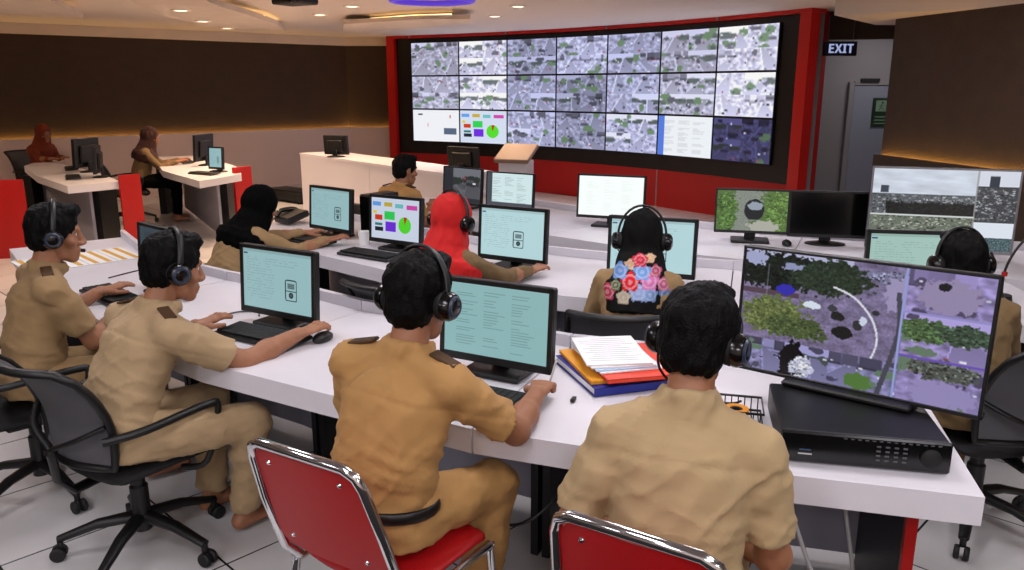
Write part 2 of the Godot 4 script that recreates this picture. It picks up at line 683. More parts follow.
func ruffle(g: Array, amp: float, freq: Vector3, sd: int, oct := 2) -> void:
	var V: PackedVector3Array = g[0]
	var N := normals_of(V, g[1])
	var nz := noise(1.0, sd, oct)
	for i in V.size():
		V[i] += N[i] * amp * nz.get_noise_3dv(V[i] * freq)
	g[0] = V

func moved(g: Array, xf: Transform3D) -> Array:
	var V: PackedVector3Array = xf * (g[0] as PackedVector3Array)
	var I: PackedInt32Array = g[1]
	if xf.basis.determinant() < 0.0:
		I = I.duplicate()
		for i in range(0, I.size(), 3):
			var t := I[i + 1]
			I[i + 1] = I[i + 2]
			I[i + 2] = t
	return [V, I]

func solid(gs: Array, colour = null) -> ArrayMesh:
	var V := PackedVector3Array()
	var I := PackedInt32Array()
	for g in gs:
		var base := V.size()
		V.append_array(g[0])
		for i in g[1]:
			I.append(i + base)
	var arr := []
	arr.resize(Mesh.ARRAY_MAX)
	arr[Mesh.ARRAY_VERTEX] = V
	arr[Mesh.ARRAY_NORMAL] = normals_of(V, I)
	if colour != null:
		var C := PackedColorArray()
		for v in V:
			C.append(colour.call(v))
		arr[Mesh.ARRAY_COLOR] = C
	arr[Mesh.ARRAY_INDEX] = I
	var m := ArrayMesh.new()
	m.add_surface_from_arrays(Mesh.PRIMITIVE_TRIANGLES, arr)
	return m

# head: centre at the origin, face towards -z
func head_shape() -> Array:
	if mesh_cache.has("head"):
		return mesh_cache.head
	var b := [
		ball(Vector3(0, 0.028, 0.012), Vector3(0.074, 0.092, 0.092)),
		bone(Vector3(0, 0.0, -0.035), Vector3(0, -0.085, -0.058), 0.062, 0.036, 0.045, 0.03),
		bone(Vector3(0, -0.02, 0.01), Vector3(0, -0.075, -0.02), 0.064, 0.05, 0.06, 0.04),
		ball(Vector3(0, -0.1, -0.066), Vector3(0.024, 0.02, 0.022)),
		bone(Vector3(0, 0.012, -0.082), Vector3(0, -0.03, -0.104), 0.009, 0.013),
		ball(Vector3(0.014, -0.036, -0.094), Vector3(0.009, 0.008, 0.011)),
		ball(Vector3(-0.014, -0.036, -0.094), Vector3(0.009, 0.008, 0.011)),
		bone(Vector3(-0.018, -0.062, -0.085), Vector3(0.018, -0.062, -0.085), 0.007, 0.007, 0.008, 0.008, Vector3.UP),
		bone(Vector3(-0.014, -0.073, -0.083), Vector3(0.014, -0.073, -0.083), 0.008, 0.008, 0.008, 0.008, Vector3.UP),
		bone(Vector3(-0.04, 0.028, -0.072), Vector3(0.04, 0.028, -0.072), 0.011, 0.011, 0.012, 0.012, Vector3.UP),
		ball(Vector3(0.045, -0.025, -0.055), Vector3(0.022, 0.022, 0.022)),
		ball(Vector3(-0.045, -0.025, -0.055), Vector3(0.022, 0.022, 0.022)),
		ball(Vector3(0.03, 0.008, -0.094), Vector3(0.019, 0.012, 0.018), 1),
		ball(Vector3(-0.03, 0.008, -0.094), Vector3(0.019, 0.012, 0.018), 1),
		ball(Vector3(0.078, -0.008, 0.016), Vector3(0.010, 0.032, 0.019)),
		ball(Vector3(-0.078, -0.008, 0.016), Vector3(0.010, 0.032, 0.019)),
	]
	mesh_cache.head = nets(b, 0.0045, 0.014)
	return mesh_cache.head

func hair_shape(style: int) -> Array:
	var key := "hair%d" % style
	if mesh_cache.has(key):
		return mesh_cache[key]
	var b := []
	if style == 1: # fuller hair with a whorl on the crown
		b = [ball(Vector3(0, 0.036, 0.018), Vector3(0.091, 0.098, 0.106)), ball(Vector3(0, -0.02, 0.05), Vector3(0.079, 0.085, 0.066)), ball(Vector3(0, 0.11, -0.03), Vector3(0.06, 0.03, 0.05))]
	else:
		b = [ball(Vector3(0, 0.036, 0.018), Vector3(0.086, 0.096, 0.102)), ball(Vector3(0, -0.012, 0.052), Vector3(0.074, 0.075, 0.06)), ball(Vector3(0, 0.1, -0.045), Vector3(0.06, 0.03, 0.045))]
	b.append(ball(Vector3(0, -0.045, -0.105), Vector3(0.083, 0.105, 0.088), 1))
	b.append(ball(Vector3(0, -0.15, 0.03), Vector3(0.12, 0.075, 0.12), 1))
	b.append(ball(Vector3(0.095, -0.02, 0.01), Vector3(0.03, 0.045, 0.026), 1))
	b.append(ball(Vector3(-0.095, -0.02, 0.01), Vector3(0.03, 0.045, 0.026), 1))
	if style == 9:
		b.append(ball(Vector3(0.004, 0.082, 0.115), Vector3(0.008, 0.014, 0.034), 1))
	var g := nets(b, 0.005, 0.012)
	ruffle(g, 0.007, Vector3(26, 12, 26), 5 + style, 2)
	ruffle(g, 0.003, Vector3(70, 18, 70), 9 + style, 2)
	mesh_cache[key] = g
	return g

# right hand: wrist at the origin, fingers towards -z, palm down, thumb on -x
func hand_shape(pose: int) -> Array:
	var key := "hand%d" % pose
	if mesh_cache.has(key):
		return mesh_cache[key]
	var b := [bone(Vector3(0, 0, 0.03), Vector3(0, 0.0, -0.015), 0.027, 0.031, 0.021, 0.018),
		bone(Vector3(0, 0, -0.01), Vector3(0, 0.002, -0.075), 0.032, 0.04, 0.016, 0.013)]
	var lens := [0.066, 0.074, 0.07, 0.055]
	for i in 4:
		var x := -0.03 + 0.0205 * i
		var curl: float = [18.0, 72.0][pose] + i * 3.0
		var p := Vector3(x, 0.003, -0.075 + (0.004 if i == 3 else 0.0))
		var ang := deg_to_rad([-8.0, 22.0][pose])
		var spread := deg_to_rad((i - 1.5) * (4.0 if pose == 0 else 1.0))
		var r := 0.0092
		for j in 3:
			var seg: float = lens[i] * [0.46, 0.3, 0.24][j]
			var dir := Vector3(sin(spread) * cos(ang), -sin(ang), -cos(ang) * cos(spread))
			var q := p + dir * seg
			b.append(bone(p, q, r, r * 0.92))
			p = q
			r *= 0.92
			ang += deg_to_rad(curl)
	var tdir: float = [0.0, 0.016][pose]
	b.append(bone(Vector3(-0.018, -0.005, -0.022), Vector3(-0.047, -0.012, -0.052), 0.015, 0.0115))
	b.append(bone(Vector3(-0.047, -0.012, -0.052), Vector3(-0.05 + tdir, -0.018, -0.082), 0.0108, 0.0095))
	b.append(bone(Vector3(-0.05 + tdir, -0.018, -0.082), Vector3(-0.046 + tdir * 1.8, -0.022, -0.102), 0.0095, 0.008))
	mesh_cache[key] = nets(b, 0.0036, 0.007)
	return mesh_cache[key]

func elbow(s: Vector3, h: Vector3, l1: float, l2: float, pole: Vector3) -> Vector3:
	var d := h - s
	var L := minf(d.length(), (l1 + l2) * 0.995)
	var dir := d.normalized()
	var a := (l1 * l1 - l2 * l2 + L * L) / (2.0 * L)
	var r := sqrt(maxf(l1 * l1 - a * a, 0.0))
	var pl := (pole - dir * pole.dot(dir)).normalized()
	return s + dir * a + pl * r

# A seated person. c: keys at, face, lean, hands (two places in the scene or null), head_yaw, head_pitch, shirt, dress ("man", "hijab"), and so on.
func person(c: Dictionary) -> Dictionary:
	var root := thing("person", c.label, "person", c.at, c.face)
	var sc: float = c.get("size", 1.0)
	var inv := root.transform.affine_inverse()
	var coarse: float = c.get("cell", 0.013)
	var seat: float = c.get("seat", 0.46)
	var lean := deg_to_rad(c.get("lean", 12.0))
	var tw := deg_to_rad(c.get("twist", 0.0))
	var roll := deg_to_rad(c.get("roll", 0.0))
	var up := func(a: float) -> Vector3: return Vector3(sin(roll) * 1.0, cos(a), -sin(a)).normalized()
	var P0 := Vector3(0, seat + 0.13, 0)
	var P1: Vector3 = P0 + up.call(lean * 0.55) * 0.13 * sc
	var P2: Vector3 = P1 + up.call(lean) * 0.17 * sc
	var P3: Vector3 = P2 + up.call(lean * 1.15) * 0.145 * sc
	var sd := Vector3(cos(tw), 0, -sin(tw)).rotated(Vector3.BACK, -roll * 0.6)
	var sdm := sd.lerp(Vector3.RIGHT, 0.5).normalized()
	var fw := sd.cross(Vector3.DOWN).normalized() * -1.0
	if fw.z > 0.0:
		fw = -fw
	var wide: float = c.get("wide", 1.0)
	var sh := [P2 + up.call(lean * 1.1) * c.get("shoulder", 0.08) * sc + sd * 0.168 * sc * wide, P2 + up.call(lean * 1.1) * c.get("shoulder", 0.08) * sc - sd * 0.168 * sc * wide]
	# head
	var hy := deg_to_rad(c.get("head_yaw", 0.0))
	var hp := deg_to_rad(c.get("head_pitch", 8.0))
	var hb := Basis.from_euler(Vector3(-hp, -hy, deg_to_rad(c.get("head_roll", 0.0)))).scaled(Vector3.ONE * c.get("head", 1.0))
	var neck_top: Vector3 = P3 + up.call(lean * 1.2) * 0.045 * sc + fw * 0.012
	var hc: Vector3 = neck_top + hb * Vector3(0, 0.105, -0.02)
	var hxf := Transform3D(hb, hc)
	# arms
	var hands: Array = c.hands
	var poses: Array = c.get("poses", [0, 0])
	var arm := []
	for i in 2:
		var s: Vector3 = sh[i]
		var h: Vector3
		if hands[i] == null:
			h = s + Vector3((0.06 if i == 0 else -0.06), -0.36, -0.26)
		else:
			h = inv * (hands[i] as Vector3)
		var pole: Vector3 = c.get("poles", [Vector3(0.4, -1.0, 0.4), Vector3(-0.4, -1.0, 0.4)])[i]
		var l1: float = 0.285 * sc
		var l2: float = 0.255 * sc
		var dv := h - s
		if dv.length() > (l1 + l2) * 0.99:
			h = s + dv.normalized() * (l1 + l2) * 0.99
		arm.append([s, elbow(s, h, l1, l2, pole), h])
	# legs
	var hip := [P0 + Vector3(0.085, -0.035, -0.02) * sc, P0 + Vector3(-0.085, -0.035, -0.02) * sc]
	var kn: Array = c.get("knees", [Vector3(0.14, 0.52, -0.42), Vector3(-0.14, 0.52, -0.42)])
	var ft: Array = c.get("feet", [Vector3(0.14, 0.08, -0.40), Vector3(-0.14, 0.08, -0.40)])
	# skin
	var skin := [bone(P0, P1, 0.12, 0.11, 0.085, 0.085, sdm), bone(P1, P2, 0.11, 0.125, 0.085, 0.085, sd), bone(P2, P3, 0.1, 0.055, 0.07, 0.05, sd), bone(P3 - up.call(lean) * 0.03, hc + hb * Vector3(0, -0.05, 0.02), 0.056, 0.053)]
	var is_long: bool = c.get("long", false)
	for i in 2:
		var a: Array = arm[i]
		skin.append(bone(a[0], a[1], 0.045 * sc, 0.041 * sc))
		skin.append(bone(a[1], (a[1] as Vector3).lerp(a[2], 0.4), 0.041 * sc, 0.041 * sc))
		skin.append(bone((a[1] as Vector3).lerp(a[2], 0.4), a[2], 0.041 * sc, 0.027 * sc))
		skin.append(bone(hip[i], kn[i], 0.06, 0.05))
		skin.append(bone(kn[i], ft[i], 0.05, 0.036))
		var toe: Vector3 = ft[i] + Vector3(0, -0.035, -0.13)
		skin.append(bone(ft[i] + Vector3(0, -0.03, 0.03), toe, 0.034, 0.04, 0.036, 0.022, Vector3.RIGHT))
	var gs := [nets(skin, coarse * 0.95, 0.02), moved(head_shape(), hxf)]
	for i in 2:
		var a: Array = arm[i]
		var dir: Vector3 = ((a[2] as Vector3) - a[1]).normalized()
		var ang: Vector3 = c.get("wrist", [Vector3.ZERO, Vector3.ZERO])[i]
		if hands[i] != null:
			dir = Vector3(dir.x, dir.y * 0.25, dir.z).normalized()
		var hbz := frame_of(-dir, Vector3.UP)
		var xf := Transform3D(hbz * Basis.from_euler(ang * PI / 180.0), a[2])
		if i == 1:
			xf = xf * Transform3D(Basis.from_scale(Vector3(-1, 1, 1)), Vector3.ZERO)
		gs.append(moved(hand_shape(poses[i]), xf))
	var body := put(solid(gs), "body", M.skin, root)
	if c.has("skin_tone"):
		body.material_override = c.skin_tone
	for s in [-1.0, 1.0]:
		var e := ST()
		lathe(e, hxf * at3(Vector3(0.029 * s, 0.008, -0.069)), [Vector2(0, -0.011), Vector2(0.008, -0.008), Vector2(0.011, 0), Vector2(0.008, 0.008), Vector2(0, 0.011)], 10)
		var eye := part(e, "eye", M.eye_white, root)
		var ir := ST()
		lathe(ir, hxf * at3(Vector3(0.029 * s, 0.008, -0.0785), Vector3(90, 0, 0)), [Vector2(0, -0.002), Vector2(0.0055, -0.001), Vector2(0.0055, 0.001), Vector2(0, 0.002)], 10)
		part(ir, "iris", M.belt, eye)
	# shirt
	var shirt := [bone(P0 - Vector3(0, 0.005, 0), P1, (0.158 if c.get("belt", false) else 0.168) * wide, 0.16 * wide, 0.12 if c.get("belt", false) else 0.128, 0.12, sdm, true), bone(P1, P2, 0.158 * wide, 0.172 * wide, 0.118, 0.115, sd),
		bone(P2, P3.lerp(P2, 0.25), 0.165 * wide, 0.09, 0.112, 0.07, sd)]
	if c.get("untucked", false):
		shirt.append(bone(P0 - Vector3(0, 0.085, 0.0), P0, 0.185 * wide, 0.165 * wide, 0.145, 0.125, sdm))
	for i in 2:
		var a: Array = arm[i]
		shirt.append(bone(P3.lerp(P2, 0.12), a[0], 0.06, 0.066 * sc))
		var rt := 0.066 * sc
		if is_long:
			shirt.append(bone(a[0], a[1], rt, 0.052 * sc))
			shirt.append(bone(a[1], (a[1] as Vector3).lerp(a[2], 1.04), 0.052 * sc, 0.037 * sc, -1, -1, Vector3.RIGHT, true))
		else:
			var cut: Vector3 = (a[0] as Vector3).lerp(a[1], c.get("sleeve", 0.78))
			shirt.append(bone(a[0], (a[0] as Vector3).lerp(a[1], 0.3), rt, rt))
			shirt.append(bone((a[0] as Vector3).lerp(a[1], 0.25), cut, rt, 0.074 * sc, 0.066 * sc, 0.062 * sc, ((a[2] as Vector3) - a[1]).normalized(), true))
	# collar
	if c.dress == "man":
		for i in 10:
			var t0 := TAU * i / 10.0
			var t1 := TAU * (i + 1) / 10.0
			var cc: Vector3 = P3 + up.call(lean * 1.2) * 0.012 + fw * 0.008
			shirt.append(bone(cc + sd * cos(t0) * 0.062 + fw * sin(t0) * 0.066 + Vector3(0, -0.014 * sin(t0), 0), cc + sd * cos(t1) * 0.062 + fw * sin(t1) * 0.066 + Vector3(0, -0.014 * sin(t1), 0), 0.012, 0.012, 0.024, 0.024, sd * cos(t0) + fw * sin(t0)))
	var g := nets(shirt, coarse, 0.02)
	# folds: long soft ones, tight cross folds towards the waist, and a back yoke seam
	var V: PackedVector3Array = g[0]
	var N := normals_of(V, g[1])
	var n1 := noise(1.0, int(c.get("sd", 1)) * 7 + 1, 2)
	var axis := (P2 - P0).normalized()
	var ridge := noise(1.0, int(c.get("sd", 1)) * 3 + 5, 2, FastNoiseLite.TYPE_SIMPLEX)
	for i in V.size():
		var v := V[i]
		var hgt := (v - P0).dot(axis) / ((P2 - P0).length())
		var lat := (v - P0).dot(sd)
		var low := clampf(1.0 - hgt * 1.05, 0.0, 1.0)
		var d := 0.006 * n1.get_noise_3d(v.x * 7.0, v.y * 4.0, v.z * 7.0)
		d += 0.015 * (0.2 + 0.8 * low) * (0.3 - sqrt(absf(ridge.get_noise_3d(lat * 2.6 + 3.0, hgt * 3.6 + lat * 2.6, v.z * 2.0))))
		d += 0.013 * (0.3 - sqrt(absf(ridge.get_noise_3d(lat * 7.0 - hgt * 1.2, hgt * 1.0 + 9.0, v.z * 3.0))))
		if c.dress == "man" and N[i].dot(fw) < -0.3:
			var yk := absf(hgt - 1.12 + absf(lat) * 0.25)
			if yk < 0.03:
				d -= 0.0035 * (1.0 - yk / 0.03)
		V[i] = v + N[i] * d
	g[0] = V
	put(solid([g]), "shirt", c.shirt, root)
	if c.get("epaulettes", false):
		for i in 2:
			var s: Vector3 = arm[i][0]
			var inn := P3.lerp(P2, 0.12)
			var dirx := (s - inn).normalized()
			var mid := inn.lerp(s, 0.72) + (Vector3.UP - dirx * dirx.y).normalized() * 0.064
			var e := ST()
			box(e, Transform3D(frame_of(dirx, Vector3.UP), mid), Vector3(0.042, 0.01, 0.085), 0.003)
			part(e, "epaulette", M.epaulette, root)
	# trousers or skirt
	var tr := [bone(P0 + Vector3(0, 0.012, 0), P0 - Vector3(0, 0.09, 0), 0.166 * wide, 0.18 * wide, 0.126, 0.138, Vector3.RIGHT, true)]
	for i in 2:
		tr.append(bone(hip[i], kn[i], 0.094, 0.07))
		tr.append(bone(kn[i], (kn[i] as Vector3).lerp(ft[i], 0.3), 0.069, 0.066))
		tr.append(bone((kn[i] as Vector3).lerp(ft[i], 0.3), (kn[i] as Vector3).lerp(ft[i], 0.93), 0.066, 0.062, -1, -1, Vector3.RIGHT, true))
	var gt := nets(tr, coarse * 1.1, 0.03)
	ruffle(gt, 0.012, Vector3(9, 14, 9), int(c.get("sd", 1)) + 40, 3)
	put(solid([gt]), "trousers", c.get("legs", c.shirt), root)
	if c.get("belt", false):
		var bp := []
		for i in 28:
			var t := TAU * i / 28.0
			bp.append(P0 + up.call(lean * 0.4) * 0.012 + Vector3(cos(t) * 0.176 * wide, sin(t) * 0.012, sin(t) * 0.138))
		var e := ST()
		tube(e, bp, 0.007, 8, true, 2.6)
		var bl := part(e, "belt", M.belt, root)
		var e2 := ST()
		box(e2, at3(P0 + Vector3(0, 0.012, -0.145)), Vector3(0.05, 0.04, 0.01), 0.003)
		part(e2, "buckle", M.silver, bl)
	# head cover
	if c.dress == "hijab":
		var hj := [ball(Vector3(0, 0.026, 0.014), Vector3(0.094, 0.112, 0.112)), bone(Vector3(0, -0.03, 0.012), Vector3(0, -0.12, 0.012), 0.086, 0.088, 0.09, 0.088)]
		var hg0 := []
		for b in hj:
			hg0.append(b)
		var r2 := hb.inverse()
		var dv2: Vector3 = r2 * (P3 + up.call(lean) * 0.0 - hc)
		var sv: Vector3 = r2 * sd
		hg0.append(bone(Vector3(0, -0.09, 0.01), dv2, 0.088, 0.11, 0.09, 0.1, sv))
		var drop: float = c.get("drape", 0.16)
		var dw: float = c.get("drape_wide", 1.0)
		hg0.append(bone(dv2 + r2 * Vector3(0, 0.02, 0), dv2 + r2 * (-up.call(lean) * 0.08), 0.105, 0.215 * dw, 0.105, 0.15, sv))
		hg0.append(bone(dv2 + r2 * (-up.call(lean) * 0.06), dv2 + r2 * (-up.call(lean) * drop), 0.2 * dw, 0.19 * dw, 0.15, 0.155, sv, true))
		hg0.append(ball(Vector3(0, -0.012, -0.13), Vector3(0.058, 0.08, 0.075), 1))
		var hg := nets(hg0, c.get("hijab_cell", 0.008), 0.03)
		ruffle(hg, 0.009, Vector3(16, 7, 16), 21 + int(c.get("sd", 1)), 2)
		var col = c.get("print", null)
		put(solid([hg], col), "hijab", c.hijab, root, hxf)
	else:
		put(solid([hair_shape(c.get("hair", 0))]), "hair", M.hair, root, hxf)
	return {"node": root, "head": root.transform * hxf, "arm": arm}

# Headset over a head: band, two ear cups with cushions, microphone arm
func headset(h: Transform3D, label: String, r := 0.098, group := "", glossy := false) -> void:
	var t := thing("headset", label, "headset", h.origin, 0.0, group)
	t.transform = h
	var st := ST()
	var arc := []
	for i in 17:
		var a := PI * i / 16.0
		arc.append(Vector3(cos(a) * r, 0.012 + sin(a) * (r + 0.032), 0.012))
	tube(st, arc, 0.011, 8, false, 0.5)
	part(st, "headband", M.black, t)
	for s in [-1.0, 1.0]:
		var c := ST()
		lathe(c, at3(Vector3(s * (r + 0.004), -0.01, 0.012), Vector3(0, 0, -90.0 * s)), [Vector2(0, 0.026), Vector2(0.02, 0.025), Vector2(0.034, 0.018), Vector2(0.04, 0.006), Vector2(0.04, -0.006), Vector2(0, -0.006)], 20)
		var cup := part(c, "ear_cup", M.black_gloss, t)
		var q := ST()
		lathe(q, at3(Vector3(s * (r - 0.012), -0.01, 0.012), Vector3(0, 0, -90.0 * s)), [Vector2(0.012, 0.012), Vector2(0.034, 0.012), Vector2(0.04, 0.004), Vector2(0.038, -0.008), Vector2(0.02, -0.012), Vector2(0.012, -0.006)], 20)
		part(q, "ear_cushion", M.black_matte, cup)
		if glossy:
			var k := ST()
			lathe(k, at3(Vector3(s * (r + 0.02), -0.01, 0.012), Vector3(0, 0, -90.0 * s)), [Vector2(0.020, 0.009), Vector2(0.026, 0.0095), Vector2(0.031, 0.004)], 20)
			part(k, "ring", M.cup_ring, cup)
	var mc := ST()
	tube(mc, curve([Vector3(-r, -0.03, 0.0), Vector3(-r * 0.95, -0.06, -0.05), Vector3(-0.045, -0.075, -0.105)], 8), 0.0035, 6)
	var b := part(mc, "microphone_arm", M.black, t)
	var mt := ST()
	lathe(mt, at3(Vector3(-0.045, -0.075, -0.105), Vector3(90, 0, 0)), [Vector2(0, -0.012), Vector2(0.008, -0.008), Vector2(0.008, 0.008), Vector2(0, 0.012)], 10)
	part(mt, "microphone_tip", M.black_matte, b)

# ------------------------------------------------------------------ screens
func shade(c: Color, v: float) -> Color:
	return Color(c.r * v, c.g * v, c.b * v)

func blob(img: Image, cx: float, cy: float, rx: float, ry: float, c: Color, rough: float, sd: int, jitter := 0.25) -> void:
	var n := noise(0.05, sd, 3)
	for y in range(maxi(0, int(cy - ry * 1.4)), mini(img.get_height(), int(cy + ry * 1.4) + 1)):
		for x in range(maxi(0, int(cx - rx * 1.4)), mini(img.get_width(), int(cx + rx * 1.4) + 1)):
			var d := Vector2((x - cx) / rx, (y - cy) / ry).length() + n.get_noise_2d(x, y) * rough
			if d < 1.0:
				img.set_pixel(x, y, c)
	if jitter < 0.3:
		return
	# dabs of lighter and darker tone, like leaves seen from far
	var rng := RandomNumberGenerator.new()
	rng.seed = sd
	for i in int(rx * ry * 0.16):
		var a := rng.randf() * TAU
		var r := sqrt(rng.randf()) * 0.97
		var p := Vector2i(int(cx + cos(a) * r * rx), int(cy + sin(a) * r * ry))
		if not Rect2i(0, 0, img.get_width(), img.get_height()).has_point(p):
			continue
		if Vector2((p.x - cx) / rx, (p.y - cy) / ry).length() + n.get_noise_2d(p.x, p.y) * rough < 1.02:
			img.fill_rect(Rect2i(p - Vector2i(2, 1), Vector2i(rng.randi_range(3, 8), rng.randi_range(2, 5))), shade(c, 1.0 + rng.randf_range(-1.0, 1.2) * jitter).clamp())

func band(img: Image, pts: Array, wid: float, c: Color) -> void:
	var P := curve(pts.map(func(p): return Vector3(p.x, p.y, 0)), 240)
	for p in P:
		img.fill_rect(Rect2i(int(p.x - wid * 0.5), int(p.y - wid * 0.5), maxi(1, int(wid)), maxi(1, int(wid))), c)

# one traffic camera picture: road, blocks of buildings, verge, trees and small vehicles, soft as a small video picture
func feed(img: Image, r: Rect2i, sd: int, base: Color, green: float, dark: float) -> void:
	var rng := RandomNumberGenerator.new()
	rng.seed = sd
	var w := r.size.x
	var h := r.size.y
	var t := Image.create(w, h, false, Image.FORMAT_RGB8)
	var n := noise(4.0 / w, sd, 2)
	for y in h:
		for x in w:
			t.set_pixel(x, y, shade(base, 1.0 + 0.35 * n.get_noise_2d(x, y * 1.8)).clamp())
	var kind := rng.randi() % 3
	if kind == 1:
		# sky over a dark tree line, road in front
		t.fill_rect(Rect2i(0, 0, w, int(h * 0.3)), shade(base, 1.22).clamp())
		for i in 4:
			blob(t, rng.randf() * w, h * rng.randf_range(0.3, 0.42), w * rng.randf_range(0.14, 0.3), h * 0.11, shade(Color(0.3, 0.36, 0.32).lerp(base, 0.3), 1.0 - dark * 0.4), 0.4, sd + 50 + i, 0.2)
	elif kind == 2:
		# roofs and fronts along a street
		for i in 5:
			var bw := int(w * rng.randf_range(0.18, 0.34))
			var bh := int(h * rng.randf_range(0.2, 0.42))
			var v := rng.randf_range(0.8, 1.2) if rng.randf() > 0.3 + dark * 0.4 else rng.randf_range(0.5, 0.7)
			var bx0 := rng.randi_range(-bw / 2, w - bw / 2)
			t.fill_rect(Rect2i(bx0, 0, bw, bh), shade(base, v).clamp())
			t.fill_rect(Rect2i(bx0, bh - 3, bw, 3), shade(base, v * 0.7).clamp())
	# the road: a band that widens towards the viewer, with pale kerbs
	var x0 := w * rng.randf_range(0.2, 0.8)
	var x1 := w * rng.randf_range(0.0, 1.0)
	var y0 := int(h * (0.32 if kind > 0 else 0.0))
	for y in range(y0, h):
		var f := float(y - y0) / (h - y0)
		var cx := lerpf(x0, x1, f)
		var hw := lerpf(w * 0.08, w * 0.36, f)
		for x in range(maxi(0, int(cx - hw)), mini(w, int(cx + hw))):
			var edge: bool = absf(absf(x - cx) - hw) < 1.6
			t.set_pixel(x, y, shade(base, 1.25 if edge else 0.86 + 0.1 * f).clamp())
	for i in 5:
		if rng.randf() < green * 2.0:
			blob(t, rng.randf() * w, rng.randf() * h, w * rng.randf_range(0.08, 0.2), h * rng.randf_range(0.08, 0.2), Color(0.36, 0.5, 0.32).lerp(base, 0.25), 0.5, sd + i, 0.2)
		if rng.randf() < 0.12 + dark * 0.5:
			blob(t, rng.randf() * w, rng.randf() * h, w * rng.randf_range(0.05, 0.18), h * rng.randf_range(0.05, 0.14), shade(base, 0.55), 0.5, sd + 20 + i, 0.2)
	for i in 7:
		var cw := maxi(2, int(w * rng.randf_range(0.03, 0.09)))
		var col: Color = [Color(0.2, 0.2, 0.26), Color(0.95, 0.95, 1.0), Color(0.35, 0.35, 0.43), Color(0.62, 0.3, 0.36), Color(0.95, 0.95, 1.0), Color(0.2, 0.2, 0.24)][rng.randi() % 6]
		t.fill_rect(Rect2i(rng.randi_range(0, w - cw), rng.randi_range(int(h * 0.2), h - 2), cw, maxi(2, cw / 2)), col)
	t.resize(maxi(4, int(w * 0.45)), maxi(4, int(h * 0.45)), Image.INTERPOLATE_BILINEAR)
	t.resize(w, h, Image.INTERPOLATE_CUBIC)
	img.blit_rect(t, Rect2i(0, 0, w, h), r.position)

func soften(img: Image, k: float) -> void:
	var w := img.get_width()
	var h := img.get_height()
	img.resize(int(w * k), int(h * k), Image.INTERPOLATE_BILINEAR)
	img.resize(w, h, Image.INTERPOLATE_CUBIC)

func chart_page(w: int, h: int) -> Image:
	var img := Image.create(w, h, false, Image.FORMAT_RGB8)
	img.fill(Color(0.86, 0.9, 0.98))
	var R := func(x: float, y: float, a: float, b: float, c: Color) -> void: img.fill_rect(Rect2i(int(x * w), int(y * h), int(a * w), int(b * h)), c)
	R.call(0.03, 0.1, 0.18, 0.1, Color(0.4, 0.65, 0.95))
	R.call(0.27, 0.1, 0.17, 0.1, Color(0.8, 0.7, 0.25))
	R.call(0.5, 0.12, 0.17, 0.1, Color(0.45, 0.78, 0.8))
	R.call(0.74, 0.13, 0.22, 0.11, Color(0.85, 0.3, 0.7))
	R.call(0.04, 0.32, 0.08, 0.08, Color(0.95, 0.85, 0.2))
	R.call(0.08, 0.42, 0.16, 0.13, Color(0.85, 0.25, 0.1))
	R.call(0.28, 0.32, 0.22, 0.2, Color(0.2, 0.85, 0.35))
	R.call(0.3, 0.58, 0.22, 0.24, Color(0.45, 0.2, 0.9))
	R.call(0.08, 0.62, 0.16, 0.07, Color(0.2, 0.5, 0.5))
	R.call(0.08, 0.72, 0.18, 0.1, Color(0.12, 0.14, 0.2))
	for y in h:
		for x in w:
			var d := Vector2((x - 0.7 * w) / (0.13 * w), (y - 0.62 * h) / (0.2 * h))
			if d.length() < 1.0:
				var a := atan2(d.y, d.x)
				img.set_pixel(x, y, Color(0.75, 0.2, 0.1) if (a < -1.2 and a > -1.75) else Color(0.35, 0.9, 0.2))
	return img

# a pale form page with lines of text and a line drawing of a handset
func form_page(w: int, h: int, tint: Color, px: float, py: float) -> Image:
	var img := Image.create(w, h, false, Image.FORMAT_RGB8)
	img.fill(tint)
	var rng := RandomNumberGenerator.new()
	rng.seed = 77
	img.fill_rect(Rect2i(0, 0, w, int(h * 0.05)), shade(tint, 0.9))
	img.fill_rect(Rect2i(2, int(h * 0.07), int(w * 0.06), int(h * 0.03)), Color(0.25, 0.35, 0.5))
	for i in 16:
		var y := int(h * (0.14 + i * 0.045))
		var x := int(w * 0.05)
		while x < w * (0.42 if i > 2 else 0.8):
			var l := rng.randi_range(3, 12)
			if rng.randf() < 0.7:
				img.fill_rect(Rect2i(x, y, l, 1), shade(tint, 0.78))
			x += l + 3
	var c := Color(0.16, 0.2, 0.22)
	var x0 := int(w * px)
	var y0 := int(h * py)
	var ww := int(w * 0.17)
	var hh := int(h * 0.36)
	for y in hh:
		for x in ww:
			var q := Vector2(absf(x - ww * 0.5) - (ww * 0.5 - 6), absf(y - hh * 0.5) - (hh * 0.5 - 6))
			var d := Vector2(maxf(q.x, 0), maxf(q.y, 0)).length() + minf(maxf(q.x, q.y), 0.0) - 6.0
			var col := tint
			if d > 0.0:
				continue
			if d > -2.5:
				col = c
			elif y > hh * 0.15 and y < hh * 0.42 and x > ww * 0.2 and x < ww * 0.8:
				col = shade(tint, 0.72) if y % 4 else c
			elif Vector2(x - ww * 0.5, (y - hh * 0.72)).length() < ww * 0.2:
				col = c if Vector2(x - ww * 0.5, (y - hh * 0.72)).length() > ww * 0.1 else Color(0.35, 0.4, 0.42)
			elif y > hh * 0.5 and y < hh * 0.54:
				col = c
			img.set_pixel(x0 + x, y0 + y, col)
	return img

